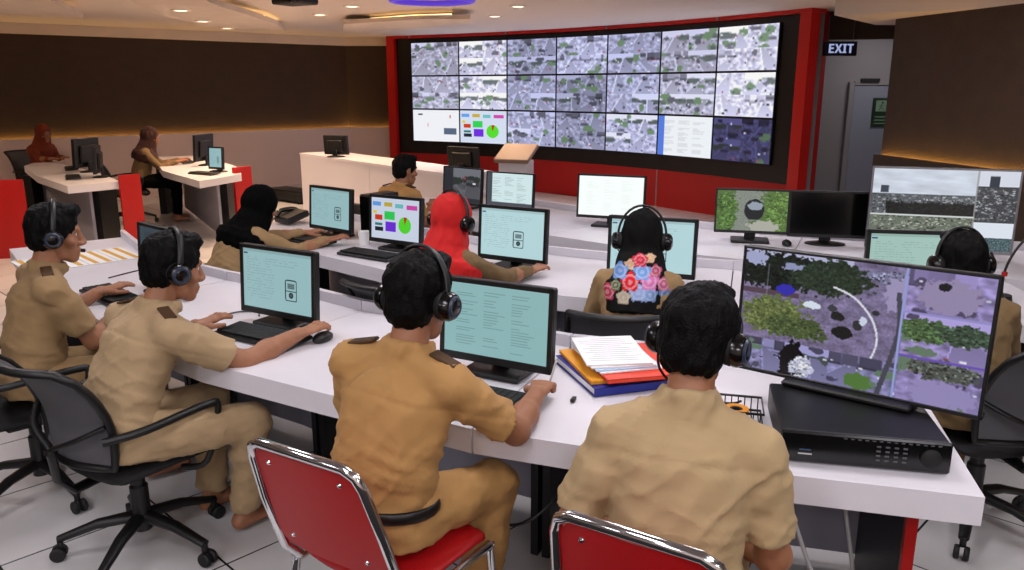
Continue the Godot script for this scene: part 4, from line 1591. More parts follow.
func build_room() -> void:
	var room := PackedVector2Array([Vector2(-2.2, 16.3), Vector2(-3.15, 15.75), Vector2(-7.65, 11.8), Vector2(-11.0, 8.9), Vector2(-6.5, -2.6), Vector2(5.6, -2.6), Vector2(5.2, 2.2), Vector2(4.28, 6.82), Vector2(3.93, 8.55), Vector2(6.2, 8.7), Vector2(6.2, 11.6), Vector2(4.0, 11.6), Vector2(3.8, 10.3)])
	# floor: dark bed with 60 cm tiles, joints between
	var st := ST()
	prism(st, room, -0.12, -0.003)
	var fl := structure(st, "floor", M.grout, "large white glossy floor tiles with dark joints", "floor")
	var a := Vector2(cos(deg_to_rad(46.0)), sin(deg_to_rad(46.0)))
	var n := Vector2(-a.y, a.x)
	var found := []
	for i in range(-24, 40):
		for j in range(-24, 40):
			var c := a * (1.18 + 0.6 * (i + 0.5)) + n * (3.24 + 0.6 * (j + 0.5))
			if c.y < 1.2 or not Geometry2D.is_point_in_polygon(c, room):
				continue
			var z := c.y * 0.971 + 1.75 * 0.24
			var sx := 512.0 + 800.0 * c.x / z
			var sy := 285.0 - 800.0 * (-1.75 * 0.971 + c.y * 0.24) / z
			if sx < -220 or sx > 1244 or sy > 760:
				continue
			found.append([z, c, (i * 7 + j * 13) & 3])
	found.sort_custom(func(p, q): return p[0] < q[0])
	var ts := ST()
	bx(ts, Vector3(0, -0.001, 0), Vector3(0.590, 0.002, 0.590), 0.0)
	var tm := done(ts)
	var turn := Basis(Vector3.UP, deg_to_rad(46.0))
	var rest := ST()
	var any := false
	for k in found.size():
		var c: Vector2 = found[k][1]
		if k < 290:
			put(tm, "floor_tile", M["tile_%d" % found[k][2]], fl, Transform3D(turn, W(c.x, c.y)))
		else:
			rest.append_from(tm, 0, Transform3D(turn, W(c.x, c.y)))
			any = true
	if any:
		var r := put(rest.commit(), "distant_floor_tiles", M.tile_1, fl)
		r.set_meta("kind", "stuff")
	# ceiling
	st = ST()
	prism(st, room, CEIL, CEIL + 0.15)
	structure(st, "ceiling", M.ceiling_white, "smooth pale plaster ceiling over the control room", "ceiling")
	# left wall: white wainscot with a ledge, dark brown panel above it, pale band over that
	var L0 := Vector2(-11.0, 8.9)
	var L1 := Vector2(-3.15, 15.75)
	long_wall("wall_left", L0, L1, "long dark brown wall panel over a white wainscot with lit ledge")
	long_wall("wall_corner", L1, Vector2(-2.05, 15.75), "short dark brown wall panel beside the red video wall frame")
	var vl := video_line(0.3)
	st = ST()
	prism(st, strip(offset_line(vl, 0.32), offset_line(vl, 0.5)), 0.0, CEIL)
	var w := structure(st, "wall_video", M.red_wall, "curved red wall that carries the wall of screens", "wall")
	# red face below the screens, in panels with bright joint strips
	vl = video_line(0.3)
	var fr := offset_line(vl, 0.02)
	var bk := offset_line(vl, 0.3)
	for k in 3:
		st = ST()
		prism(st, strip(fr.slice(k * 3, k * 3 + 4), bk.slice(k * 3, k * 3 + 4)), 0.0, 0.55)
		part(st, "lower_panel", M.red_wall, w)
	for k in [3, 6]:
		var dr: Vector2 = ((fr[k + 1] as Vector2) - fr[k]).normalized()
		part(wall_piece(fr[k], fr[k] + dr * 0.02, 0.0, 0.55, 0.004, 0.02), "joint_strip", M.silver, w)
	# wall with the way out: brown panel, header over the passage, grey end wall with a door
	var rw := structure(wall_piece(Vector2(3.93, 8.55), Vector2(4.28, 6.82), 0.0, CEIL, 0.0, 0.2), "wall_right", M.plaster, "dark brown wall panel with lit ledge beside the exit passage", "wall")
	part(wall_piece(Vector2(3.93, 8.55), Vector2(4.28, 6.82), 0.9, 2.42, 0.03, 0.03), "brown_panel", M.brown_wall, rw)
	part(wall_piece(Vector2(3.93, 8.55), Vector2(4.28, 6.82), 0.0, 1.06, 0.12, 0.05), "wainscot", M.brown_wall, rw)
	part(wall_piece(Vector2(3.93, 8.55), Vector2(4.28, 6.82), 1.0, 1.015, 0.055, 0.02), "ledge_light", M.cove_glow, rw)
	var rn := structure(wall_piece(Vector2(4.28, 6.82), Vector2(5.2, 2.2), 0.0, CEIL, 0.0, 0.2), "wall_right_front", M.plaster, "side wall of the control room past the brown panel", "wall")
	part(wall_piece(Vector2(4.28, 6.82), Vector2(5.2, 2.2), 0.9, 2.42, 0.03, 0.03), "brown_panel", M.brown_wall, rn)
	part(wall_piece(Vector2(4.28, 6.82), Vector2(5.2, 2.2), 0.0, 1.06, 0.12, 0.05), "wainscot", M.brown_wall, rn)
	part(wall_piece(Vector2(4.28, 6.82), Vector2(5.2, 2.2), 1.0, 1.015, 0.055, 0.02), "ledge_light", M.cove_glow, rn)
	ledge_glow(Vector2(3.93, 8.55), Vector2(4.28, 6.82), 1.025)
	ledge_glow(Vector2(4.28, 6.82), Vector2(5.2, 2.2), 1.025)
	structure(wall_piece(Vector2(5.2, 2.2), Vector2(5.6, -2.6), 0.0, CEIL, 0.0, 0.2), "wall_right_back", M.plaster, "plain side wall behind the photographer", "wall")
	structure(wall_piece(Vector2(5.6, -2.6), Vector2(-6.5, -2.6), 0.0, CEIL, 0.0, 0.2), "wall_back", M.plaster, "plain back wall behind the photographer", "wall")
	structure(wall_piece(Vector2(-6.5, -2.6), Vector2(-11.0, 8.9), 0.0, CEIL, 0.0, 0.2), "wall_left_back", M.plaster, "plain side wall out past the side tables", "wall")
	var ew := ST()
	prism(ew, PackedVector2Array([Vector2(3.9, 11.6), Vector2(6.4, 11.6), Vector2(6.4, 11.75), Vector2(3.9, 11.75)]), 0.0, CEIL)
	prism(ew, PackedVector2Array([Vector2(6.2, 8.6), Vector2(6.4, 8.6), Vector2(6.4, 11.6), Vector2(6.2, 11.6)]), 0.0, CEIL)
	prism(ew, PackedVector2Array([Vector2(3.95, 8.6), Vector2(6.3, 8.6), Vector2(6.3, 8.75), Vector2(4.15, 8.75)]), 0.0, CEIL)
	prism(ew, PackedVector2Array([Vector2(3.72, 10.0), Vector2(4.0, 11.6), Vector2(3.85, 11.6), Vector2(3.6, 10.1)]), 0.0, CEIL)
	structure(ew, "wall_passage", M.grey_wall, "grey walls of the exit passage beyond the screens", "wall")
	var hd := ST()
	prism(hd, PackedVector2Array([Vector2(3.9, 10.35), Vector2(5.0, 10.0), Vector2(5.0, 10.2), Vector2(3.9, 10.5)]), 2.32, CEIL)
	structure(hd, "trim_1", M.brown_wall, "brown header over the exit passage", "trim")
	# door in the grey wall
	var dn := Node3D.new()
	dn.name = "door_1"
	add_child(dn)
	dn.set_meta("kind", "structure")
	tag(dn, "pale grey door with frame at the end of the exit passage", "door")
	st = ST()
	bx(st, W(5.13, 11.57, 0.89), Vector3(0.66, 1.76, 0.04), 0.006)
	part(st, "leaf", M.door_grey, dn)
	st = ST()
	for s in [-1.0, 1.0]:
		bx(st, W(5.13 + s * 0.37, 11.565, 0.91), Vector3(0.07, 1.82, 0.06), 0.005)
	bx(st, W(5.13, 11.565, 1.8), Vector3(0.67, 0.06, 0.06), 0.005)
	part(st, "frame", M.grey_wall, dn)
	st = ST()
	bx(st, W(5.0, 11.53, 1.84), Vector3(0.26, 0.05, 0.05), 0.006)
	part(st, "door_closer", M.black_matte, dn)
	# dropped soffit on the exit side
	st = ST()
	prism(st, PackedVector2Array([Vector2(3.1, 8.1), Vector2(4.1, 7.45), Vector2(4.28, 6.9), Vector2(3.95, 8.5), Vector2(5.2, 8.6), Vector2(5.2, 9.5), Vector2(4.05, 9.35)]), 2.42, CEIL - 0.001)
	structure(st, "trim_2", M.plaster, "pale dropped ceiling block over the exit corner", "trim")

func long_wall(called: String, a: Vector2, b: Vector2, label: String) -> void:
	var w := structure(wall_piece(a, b, 0.0, CEIL, 0.0, 0.2), called, M.plaster, label, "wall")
	part(wall_piece(a, b, 0.9, 2.5, 0.03, 0.03), "brown_panel", M.brown_wall, w)
	part(wall_piece(a, b, 0.0, 1.0, 0.14, 0.05), "wainscot", M.wainscot, w)
	part(wall_piece(a, b, 0.93, 0.945, 0.06, 0.02), "ledge_light", M.cove_glow, w)
	part(wall_piece(a, b, 2.5, CEIL - 0.002, 0.16, 0.16), "upper_band", M.plaster, w)
	ledge_glow(a, b, 0.955)

# the light of a strip in the ledge slot, as long as the slot, shining up
func ledge_glow(a: Vector2, b: Vector2, y: float) -> void:
	var t := (b - a).normalized()
	var mid := (a + b) * 0.5
	var n := Vector2(t.y, -t.x)
	if n.dot(Vector2(0, 5) - mid) < 0.0:
		n = -n
	var len := a.distance_to(b)
	var bs := Basis(W(t.x, t.y), W(n.x, n.y), Vector3.DOWN)
	if bs.determinant() < 0.0:
		bs = Basis(-W(t.x, t.y), W(n.x, n.y), Vector3.DOWN)
	area_light("ledge_light_glow", Transform3D(bs.orthonormalized(), W(mid.x + n.x * 0.05, mid.y + n.y * 0.05, y)), Vector2(len, 0.02), Color(1.0, 0.76, 0.4), 0.38 * len)

# the curved line of the screens, exit end first, with the ends drawn out by more
func video_line(more: float) -> Array:
	var p := Vector2(-1.83, 15.12)
	var pts := [p]
	for k in 7:
		var a := deg_to_rad(-28.0 - 5.0 * k)
		p += Vector2(cos(a), sin(a)) * 1.02
		pts.append(p)
	pts.push_front(pts[0] - Vector2(cos(deg_to_rad(-26.0)), sin(deg_to_rad(-26.0))) * more)
	pts.append(pts[8] + Vector2(cos(deg_to_rad(-60.0)), sin(deg_to_rad(-60.0))) * more)
	pts.reverse()
	return pts

func build_video_wall() -> void:
	var t := thing("video_wall", "curved wall of twenty-one tiled screens in a thick black border and red frame", "video wall", Vector3.ZERO)
	var y0 := 0.77
	var y1 := 2.53
	var vl := video_line(0.33)
	var st := ST()
	prism(st, strip(offset_line(vl, 0.02), offset_line(vl, 0.3)), 0.552, 2.6)
	part(st, "black_border", M.bezel_wall, t)
	vl = video_line(0.5)
	st = ST()
	prism(st, strip(offset_line(vl, -0.06), offset_line(vl, 0.2)), 2.601, CEIL - 0.001)
	part(st, "red_head", M.red_frame, t)
	for e in [0, 9]:
		var a: Vector2 = vl[e]
		var b: Vector2 = a.move_toward(vl[1 if e == 0 else 8], 0.165)
		st = wall_piece(a, b, 0.0, 2.6, 0.06, 0.16)
		part(st, "red_post", M.red_frame, t)
	for k in [2, 4, 6, 8]:
		st = wall_piece(vl[k], (vl[k] as Vector2).move_toward(vl[k - 1], 0.03), 2.61, 2.645, 0.075, 0.02)
		part(st, "clip", M.silver, t)
	var imgs := wall_images()
	var line := video_line(0.0)
	line.reverse()
	var th := (y1 - y0) / 3.0
	for c in 7:
		var a: Vector2 = line[c + 1]
		var b: Vector2 = line[c + 2]
		var tw := a.distance_to(b)
		var face := rad_to_deg(atan2(-(b - a).y, (b - a).x))
		var mid := (a + b) * 0.5
		for r in 3:
			var cy := y1 - (r + 0.5) * th
			var xf := Transform3D(Basis(Vector3.UP, -deg_to_rad(face)), W(mid.x, mid.y, cy))
			var p := ST()
			bx(p, Vector3(0, 0, -0.005), Vector3(tw - 0.006, th - 0.004, 0.04), 0.002)
			var o := part(p, "display_panel", M.black, t, xf)
			put(flat_screen(tw - 0.03, th - 0.028), "screen", screen_mat("wall_screen_%d" % (r * 7 + c), imgs[r * 7 + c], 1.0), o, at3(Vector3(0, 0, 0.0165)))
		area_light("video_wall_light", Transform3D(Basis(Vector3.UP, -deg_to_rad(face)) * Basis(Vector3.UP, PI), Transform3D(Basis(Vector3.UP, -deg_to_rad(face)), W(mid.x, mid.y, 1.65)) * Vector3(0, 0, 0.06)), Vector2(1.0, 1.74), Color(0.86, 0.88, 1.0), 0.3)

# ------------------------------------------------------------------ consoles
func ln(a: Array) -> Array:
	return a.map(func(p): return Vector2(p[0], p[1]))

func build_consoles() -> void:
	# row nearest the photographer, right end to left end
	var r1 := ln([[1.19, 1.82], [0.55, 1.99], [-0.12, 2.235], [-0.64, 2.53], [-1.17, 2.84], [-1.62, 3.2], [-2.02, 3.58], [-2.6, 4.2], [-3.2, 5.0]])
	var b1 := offset_line(r1, 0.88)
	b1[6] = Vector2(-1.5, 4.16)
	b1[7] = Vector2(-2.12, 4.64)
	b1[8] = Vector2(-2.66, 5.42)
	var nm := ["white console desk unit carrying the large television and the black recorder", "white console desk unit with the stack of folders and papers", "white console desk unit below the screen with pale form beside open floor tiles", "white console desk end unit strewn with striped papers"]
	for k in 4:
		console(nm[k], r1.slice(k * 2, k * 2 + 3), b1.slice(k * 2, k * 2 + 3), 0.05, [k == 0, k == 3])
	var r2 := ln([[2.5, 3.28], [1.75, 3.38], [1.0, 3.56], [0.25, 3.82], [-0.24, 4.08], [-0.7, 4.38], [-1.19, 4.82], [-1.66, 5.3], [-2.14, 5.76]])
	var b2 := offset_line(r2, 0.9)
	nm = ["second row white console desk unit by the brown wall", "second row white console desk unit in front of the woman in a floral scarf", "second row white console desk unit under the colour chart screen", "second row white console desk end unit with a telephone on it"]
	for k in 4:
		console(nm[k], r2.slice(k * 2, k * 2 + 3), b2.slice(k * 2, k * 2 + 3), 0.05, [k == 0, k == 3])
	var b3 := ln([[3.3, 4.95], [2.6, 5.2], [2.0, 5.42], [1.35, 5.78], [0.9, 6.18], [0.5, 6.62], [0.2, 6.95], [-0.12, 7.3], [-0.42, 7.7]])
	var r3 := offset_line(b3, -0.95)
	nm = ["third row white console desk unit under the skyline television", "third row white console desk unit with the switched-off black monitor", "third row white console desk unit under the wide blank white monitor", "third row white console desk unit under the twin monitors"]
	for k in 4:
		console(nm[k], r3.slice(k * 2, k * 2 + 3), b3.slice(k * 2, k * 2 + 3), 0.05, [k == 0, k == 3])
	# high white counter before the red wall
	var t := thing("counter", "plain white counter with a jointed front standing before the brown wall", "counter", Vector3.ZERO)
	var A := Vector2(-2.98, 11.36)
	var B := Vector2(-0.62, 8.5)
	var dr := (B - A).normalized()
	var nn := Vector2(-dr.y, dr.x)
	if nn.y < 0:
		nn = -nn
	var cuts := [A, A.lerp(B, 0.52), A.lerp(B, 0.80), B]
	for i in 3:
		var st := ST()
		var p: Vector2 = cuts[i] + dr * 0.004
		var q: Vector2 = cuts[i + 1] - dr * 0.004
		prism(st, PackedVector2Array([p, q, q + nn * 0.03, p + nn * 0.03]), 0.0, 0.82)
		part(st, "front_panel", M.desk_edge, t)
	var st2 := ST()
	prism(st2, PackedVector2Array([A - nn * 0.005, B - nn * 0.005, B + nn * 0.55, A + nn * 0.55]), 0.8205, 0.85)
	part(st2, "top", M.desk, t)
	for e in [A, B - dr * 0.03]:
		var s3 := ST()
		prism(s3, PackedVector2Array([e + nn * 0.031, e + dr * 0.03 + nn * 0.031, e + dr * 0.03 + nn * 0.54, e + nn * 0.54]), 0.0, 0.82)
		part(s3, "end_panel", M.desk_edge, t)

func side_table(label: String, poly: Array, panel: Array, ph: float) -> void:
	var t := thing("side_table", label, "table", Vector3.ZERO, 0.0, "white side tables with red end panels")
	var pk := PackedVector2Array(ln(poly))
	var st := ST()
	prism(st, pk, 0.67, 0.75)
	part(st, "tabletop", M.desk, t)
	var c := Vector2.ZERO
	for p in pk:
		c += p
	c /= pk.size()
	for q in [pk[0].lerp(c, 0.3), pk[pk.size() - 1].lerp(c, 0.25), pk[pk.size() / 2].lerp(c, 0.3)]:
		st = ST()
		prism(st, PackedVector2Array([q + Vector2(-0.05, -0.2), q + Vector2(0.05, -0.2), q + Vector2(0.05, 0.2), q + Vector2(-0.05, 0.2)]), 0.0, 0.67)
		part(st, "leg_panel", M.under_black, t)
	st = ST()
	var m0: Vector2 = ((pk[0] + pk[1]) * 0.5).lerp(c, 0.15)
	var m1: Vector2 = ((pk[3] + pk[4]) * 0.5).lerp(c, 0.25)
	var mn := Vector2(-(m1 - m0).y, (m1 - m0).x).normalized() * 0.015
	prism(st, PackedVector2Array([m0 - mn, m1 - mn, m1 + mn, m0 + mn]), 0.04, 0.6695)
	part(st, "modesty_panel", M.modesty, t)
	var P := ln(panel)
	var d: Vector2 = (P[1] - P[0]).normalized()
	var n := Vector2(-d.y, d.x) * 0.04
	st = ST()
	prism(st, PackedVector2Array([P[0], P[1], P[1] + n, P[0] + n]), 0.0, ph)
	part(st, "red_end_panel", M.red_paint, t)

func build_side_tables() -> void:
	side_table("white angled side table with a red end panel where the woman in orange sits", [[-4.27, 8.75], [-4.62, 8.32], [-5.5, 9.3], [-6.36, 10.5], [-6.5, 10.95], [-6.25, 11.05], [-4.78, 9.42]], [[-4.26, 8.7], [-4.1, 8.85]], 0.82)
	side_table("white angled side table with a red end panel where the woman in brown sits", [[-3.2, 9.5], [-3.42, 8.77], [-4.3, 9.9], [-5.3, 11.9], [-4.7, 12.2], [-3.55, 10.4]], [[-3.3, 9.55], [-3.16, 9.75]], 0.82)
	side_table("white side table with a red end panel standing apart from its two twins", [[-5.25, 8.3], [-5.6, 7.9], [-6.8, 8.6], [-7.2, 9.2], [-6.4, 9.1], [-5.5, 8.6]], [[-5.45, 8.2], [-5.06, 8.28]], 0.82)

# ------------------------------------------------------------------ screens on the desks
func build_screens() -> void:
	var DT := 0.752
	var form := screen_mat("form_screen", form_page(220, 150, Color(0.66, 0.82, 0.84), 0.62, 0.44), 0.80)
	var form2 := screen_mat("form_screen_pale", form_page(220, 150, Color(0.76, 0.9, 0.92), 0.52, 0.44), 0.9)
	var list := screen_mat("list_screen", text_page(256, 176, Color(0.62, 0.8, 0.81), 9), 0.8)
	var blank := screen_mat("blank_screen", text_page(256, 150, Color(0.97, 1.0, 0.99), 12, false, 0.94), 1.1)
	var chart := screen_mat("chart_screen", chart_page(160, 110), 0.85)
	var off := mat("screen_off", Color(0.012, 0.012, 0.014), 0.15)
	var std := {"lift": 0.04, "square_base": true}
	monitor("black monitor showing a pale form beside the man with the grey mesh chair", W(-1.0, 3.31, DT), 30.0, 0.435, 0.30, form, std)
	monitor("black monitor showing a page of faint text lines", W(-0.06, 2.70, DT), 28.0, 0.45, 0.30, list, std)
	monitor("black monitor seen nearly edge-on by the striped papers", W(-1.72, 3.84, DT), 40.0, 0.45, 0.30, screen_mat("dim_screen", text_page(128, 90, Color(0.3, 0.36, 0.4), 3), 0.6), std)
	monitor("black monitor showing a pale form in front of the woman in black", W(-1.24, 5.42, DT), 39.0, 0.44, 0.30, form, std)
	monitor("black monitor showing a colourful block chart", W(-0.73, 4.95, DT), 32.0, 0.42, 0.30, chart, std)
	monitor("black monitor showing a pale form in front of the woman in red", W(0.0, 4.43, DT), 30.0, 0.44, 0.31, form2, std)
	monitor("black monitor showing a pale form behind the floral scarf", W(0.72, 4.06, DT), 20.0, 0.46, 0.31, form2, std)
	monitor("black monitor showing a pale green form below the skyline television", W(1.9, 3.66, DT), 10.0, 0.47, 0.31, screen_mat("green_form", form_page(220, 150, Color(0.7, 0.84, 0.80), 0.6, 0.4), 0.85), std)
	# third row
	var cc := Image.create(200, 140, false, Image.FORMAT_RGB8)
	feed(cc, Rect2i(0, 0, 200, 140), 400, Color(0.4, 0.41, 0.44), 0.0, 0.9)
	cc.fill_rect(Rect2i(0, 0, 50, 140), Color(0.2, 0.21, 0.24))
	cc.fill_rect(Rect2i(0, 120, 200, 20), Color(0.22, 0.23, 0.26))
	monitor("grey monitor showing a dim camera picture beside its twin", W(-0.42, 6.74, DT), 40.0, 0.44, 0.31, screen_mat("dim_camera", cc, 0.8), {"lift": 0.035, "square_base": true, "bezel": 0.01})
	var lp := text_page(200, 140, Color(0.86, 0.95, 0.96), 14)
	lp.fill_rect(Rect2i(0, 0, 22, 140), Color(0.3, 0.32, 0.35))
	lp.fill_rect(Rect2i(0, 112, 200, 28), Color(0.33, 0.34, 0.38))
	monitor("grey monitor showing a pale window over a dark desktop", W(-0.02, 6.32, DT), 32.0, 0.44, 0.31, screen_mat("desktop_screen", lp, 0.95), {"lift": 0.035, "square_base": true, "bezel": 0.01})
	monitor("wide black monitor with a glaring white page before the red wall", W(0.72, 5.82, DT), 22.0, 0.51, 0.32, blank, {"lift": 0.06, "square_base": true, "bezel": 0.014})
	monitor("wide black monitor showing a round dark object among green leaves", W(1.575, 5.22, DT), 14.0, 0.47, 0.29, screen_mat("garden", garden_page(), 0.9), {"lift": 0.06, "square_base": true, "bezel": 0.012})
	monitor("wide black monitor switched off beside the leafy picture", W(2.04, 5.12, DT), 12.0, 0.49, 0.30, off, {"lift": 0.05, "bezel": 0.014})
	monitor("silver edged television showing a city skyline in tiles", W(2.56, 4.74, DT), 18.0, 0.80, 0.50, screen_mat("skyline", skyline_page(), 1.0), {"lift": 0.035, "bezel": 0.012, "thin": true, "called": "television", "category": "television", "rim": M.silver, "tilt": -1.0, "feet": true})
	monitor("large television showing a street junction in tiled camera pictures", W(1.02, 2.285, 0.8435), 38.0, 0.715, 0.405, screen_mat("junction", junction_page(), 0.85), {"lift": 0.012, "bezel": 0.009, "chin": 0.012, "called": "television", "category": "television", "tilt": -3.0, "neck": 0.16, "square_base": true})
	# backs of screens on the counter
	monitor("black monitor seen from behind on the end of the white counter", W(-0.52, 8.78, 0.852), 215.0, 0.42, 0.24, off, {"lift": 0.03})
	monitor("small black monitor seen aslant on the white counter", W(-2.32, 10.72, 0.852), 200.0, 0.36, 0.25, off, {"lift": 0.03})
	# side tables
	monitor("dark monitor with a dim picture on the table of the woman in orange", W(-4.72, 9.15, DT), 70.0, 0.44, 0.30, screen_mat("dim2", cc, 0.35), {"lift": 0.05})
	monitor("upright black monitor seen edge-on on the table of the woman in orange", W(-5.15, 9.75, DT), 100.0, 0.44, 0.34, off, {"lift": 0.06})
	monitor("black monitor seen edge-on on the table of the woman in brown", W(-4.05, 10.6, DT), 100.0, 0.44, 0.34, off, {"lift": 0.06})
	monitor("small monitor with a pale page on the table of the woman in brown", W(-3.58, 9.75, DT), 28.0, 0.24, 0.27, form, {"lift": 0.03})

# ------------------------------------------------------------------ people
func flowers(v: Vector3) -> Color:
	# printed roses on a dark scarf (head frame of the wearer, back is +z)
	if v.y > -0.06 or v.z < -0.02:
		return Color(0.008, 0.008, 0.009)
	var F := [[0.0, -0.07, Color(0.6, 0.03, 0.06), 0.026], [0.035, -0.06, Color(0.62, 0.4, 0.22), 0.018], [-0.07, -0.115, Color(0.14, 0.3, 0.62), 0.03], [-0.035, -0.09, Color(0.6, 0.38, 0.2), 0.02], [0.01, -0.115, Color(0.16, 0.34, 0.66), 0.03], [0.055, -0.11, Color(0.5, 0.08, 0.16), 0.022], [-0.03, -0.155, Color(0.62, 0.02, 0.03), 0.033], [0.035, -0.15, Color(0.6, 0.18, 0.42), 0.032], [0.0, -0.195, Color(0.3, 0.42, 0.7), 0.03], [0.04, -0.2, Color(0.2, 0.34, 0.62), 0.026], [-0.08, -0.17, Color(0.1, 0.14, 0.04), 0.02], [0.085, -0.16, Color(0.45, 0.1, 0.2), 0.024], [-0.05, -0.215, Color(0.5, 0.42, 0.3), 0.025], [0.1, -0.2, Color(0.12, 0.25, 0.5), 0.03], [-0.11, -0.2, Color(0.5, 0.05, 0.1), 0.03]]
	for f in F:
		var d := Vector2(v.x - f[0] * 1.25, v.y - f[1] * 1.12 + 0.012)
		var r: float = d.length() / (float(f[3]) * 1.2)
		if r < 1.0 + 0.15 * sin(atan2(d.y, d.x) * 5.0):
			return (f[2] as Color).lerp(Color(0.75, 0.7, 0.72), 0.35 if sin(r * 11.0) > 0.4 else 0.0)
	return Color(0.012, 0.013, 0.014)

func build_people() -> void:
	var p: Dictionary
	p = person({"label": "man in a pale khaki uniform seated on a red chair facing the television", "at": W(0.375, 1.68), "face": 14.0, "lean": 11.0, "seat": 0.465, "wide": 0.98, "shoulder": 0.05, "roll": 2.5, "dress": "man", "hair": 1, "shirt": M.khaki_pale, "hands": [W(0.60, 1.95, 0.58), W(0.27, 1.98, 0.58)], "poles": [Vector3(0.42, -1.0, 0.35), Vector3(-0.55, -1.0, 0.35)], "head_yaw": 18.0, "head_pitch": 16.0, "untucked": true, "sd": 4, "sleeve": 0.76, "cell": 0.0095})
	headset(p.head * at3(Vector3(0, -0.012, 0.0), Vector3(-38, 0, 0)), "black headset on the man seated before the television", 0.092, "", true)
	p = person({"label": "man in a golden khaki uniform with a dark belt reaching across the desk", "at": W(-0.375, 2.06), "face": 25.0, "lean": 14.0, "seat": 0.48, "wide": 1.0, "head": 1.04, "poles": [Vector3(0.7, -1.0, 0.5), Vector3(-0.4, -1.0, 0.4)], "roll": 6.0, "size": 0.97, "dress": "man", "shirt": M.khaki_gold, "hands": [W(0.08, 2.40, 0.80), W(-0.35, 2.53, 0.81)], "poses": [1, 0], "head_yaw": 4.0, "head_pitch": 10.0, "belt": true, "epaulettes": true, "sd": 3, "cell": 0.0095, "knees": [Vector3(0.2, 0.55, -0.33), Vector3(-0.18, 0.54, -0.40)], "feet": [Vector3(0.18, 0.08, -0.2), Vector3(-0.16, 0.08, -0.4)]})
	headset(p.head, "black headset with blue-grey cushions on the man with the dark belt", 0.098, "", true)
	p = person({"label": "man in a light khaki uniform on the grey mesh chair working a mouse", "at": W(-1.42, 2.69), "face": 38.0, "lean": 27.0, "seat": 0.435, "size": 0.99, "head": 1.04, "shoulder": 0.07, "dress": "man", "shirt": M.khaki_light, "hands": [W(-0.84, 3.02, 0.805), W(-1.3, 3.15, 0.80)], "head_yaw": 12.0, "head_pitch": 12.0, "epaulettes": true, "sd": 2, "cell": 0.01, "knees": [Vector3(0.24, 0.51, -0.38), Vector3(-0.1, 0.51, -0.42)], "feet": [Vector3(0.12, 0.08, -0.40), Vector3(-0.12, 0.08, -0.4)]})
	headset(p.head, "black headset on the man working a mouse", 0.098, "", true)
	p = person({"label": "man in a brownish khaki uniform seated in profile by the striped papers", "at": W(-2.03, 3.22), "face": 50.0, "lean": 13.0, "seat": 0.458, "size": 0.97, "dress": "man", "shirt": M.khaki_mid, "hands": [W(-1.70, 3.46, 0.80), W(-1.95, 3.68, 0.81)], "head_yaw": 10.0, "head_pitch": 8.0, "epaulettes": true, "sd": 1, "cell": 0.011})
	headset(p.head, "black headset with round ear pads on the man by the striped papers", 0.098, "", true)
	p = person({"label": "woman in a bright red headscarf and khaki uniform", "at": W(-0.385, 3.82), "face": 30.0, "lean": 17.0, "seat": 0.45, "size": 0.9, "dress": "hijab", "hijab": M.hijab_red, "shirt": M.khaki_dark, "long": true, "hands": [W(0.10, 4.16, 0.80), W(-0.35, 4.35, 0.80)], "drape": 0.13, "drape_wide": 1.0, "head_yaw": 6.0, "sd": 6, "cell": 0.014})
	headset(p.head, "black headset over the red headscarf", 0.108)
	p = person({"label": "woman in a black headscarf and khaki uniform at the second row", "at": W(-1.78, 4.84), "face": 42.0, "lean": 33.0, "seat": 0.435, "size": 0.86, "head_pitch": 16.0, "dress": "hijab", "hijab": M.hijab_black, "shirt": M.khaki_mid, "long": true, "hands": [W(-1.18, 5.05, 0.80), W(-1.4, 5.3, 0.80)], "drape": 0.1, "head_yaw": 8.0, "sd": 7, "cell": 0.015})
	p = person({"label": "woman in a black scarf printed with coloured roses", "at": W(0.54, 3.40), "face": 17.0, "lean": 20.0, "seat": 0.452, "size": 0.86, "dress": "hijab", "hijab": M.hijab_floral, "print": flowers, "shirt": M.khaki_mid, "long": true, "hands": [W(0.8, 3.7, 0.80), W(0.45, 3.75, 0.80)], "drape": 0.2, "drape_wide": 0.72, "head_yaw": -6.0, "head_pitch": 10.0, "sd": 8, "cell": 0.014, "hijab_cell": 0.006})
	headset(p.head, "black headset over the floral headscarf", 0.108)
	p = person({"label": "dark-haired person in khaki seated behind the large television", "at": W(1.77, 2.93), "face": 8.0, "lean": 24.0, "seat": 0.44, "size": 0.88, "dress": "man", "shirt": M.khaki_dark, "hands": [W(2.0, 3.26, 0.80), W(1.6, 3.3, 0.80)], "head_yaw": -4.0, "sd": 9, "cell": 0.015, "long": true})
	headset(p.head, "black headset on the person behind the large television", 0.098)
	p = person({"label": "man in golden khaki seated before the white counter", "at": W(-0.97, 6.5), "face": 32.0, "lean": 16.0, "seat": 0.44, "size": 0.88, "dress": "man", "shirt": M.khaki_gold, "hands": [W(-0.68, 6.70, 0.79), W(-0.98, 6.88, 0.79)], "head_yaw": 20.0, "sd": 10, "cell": 0.016, "epaulettes": true})
	p = person({"label": "woman in an orange headscarf at the side table", "at": W(-6.66, 11.4), "face": 105.0, "lean": 10.0, "seat": 0.46, "size": 0.88, "dress": "hijab", "hijab": M.hijab_orange, "shirt": M.hijab_orange, "legs": M.maroon, "long": true, "hands": [W(-6.3, 11.0, 0.80), W(-6.25, 11.25, 0.80)], "head_yaw": 10.0, "sd": 11, "cell": 0.018, "hijab_cell": 0.011})
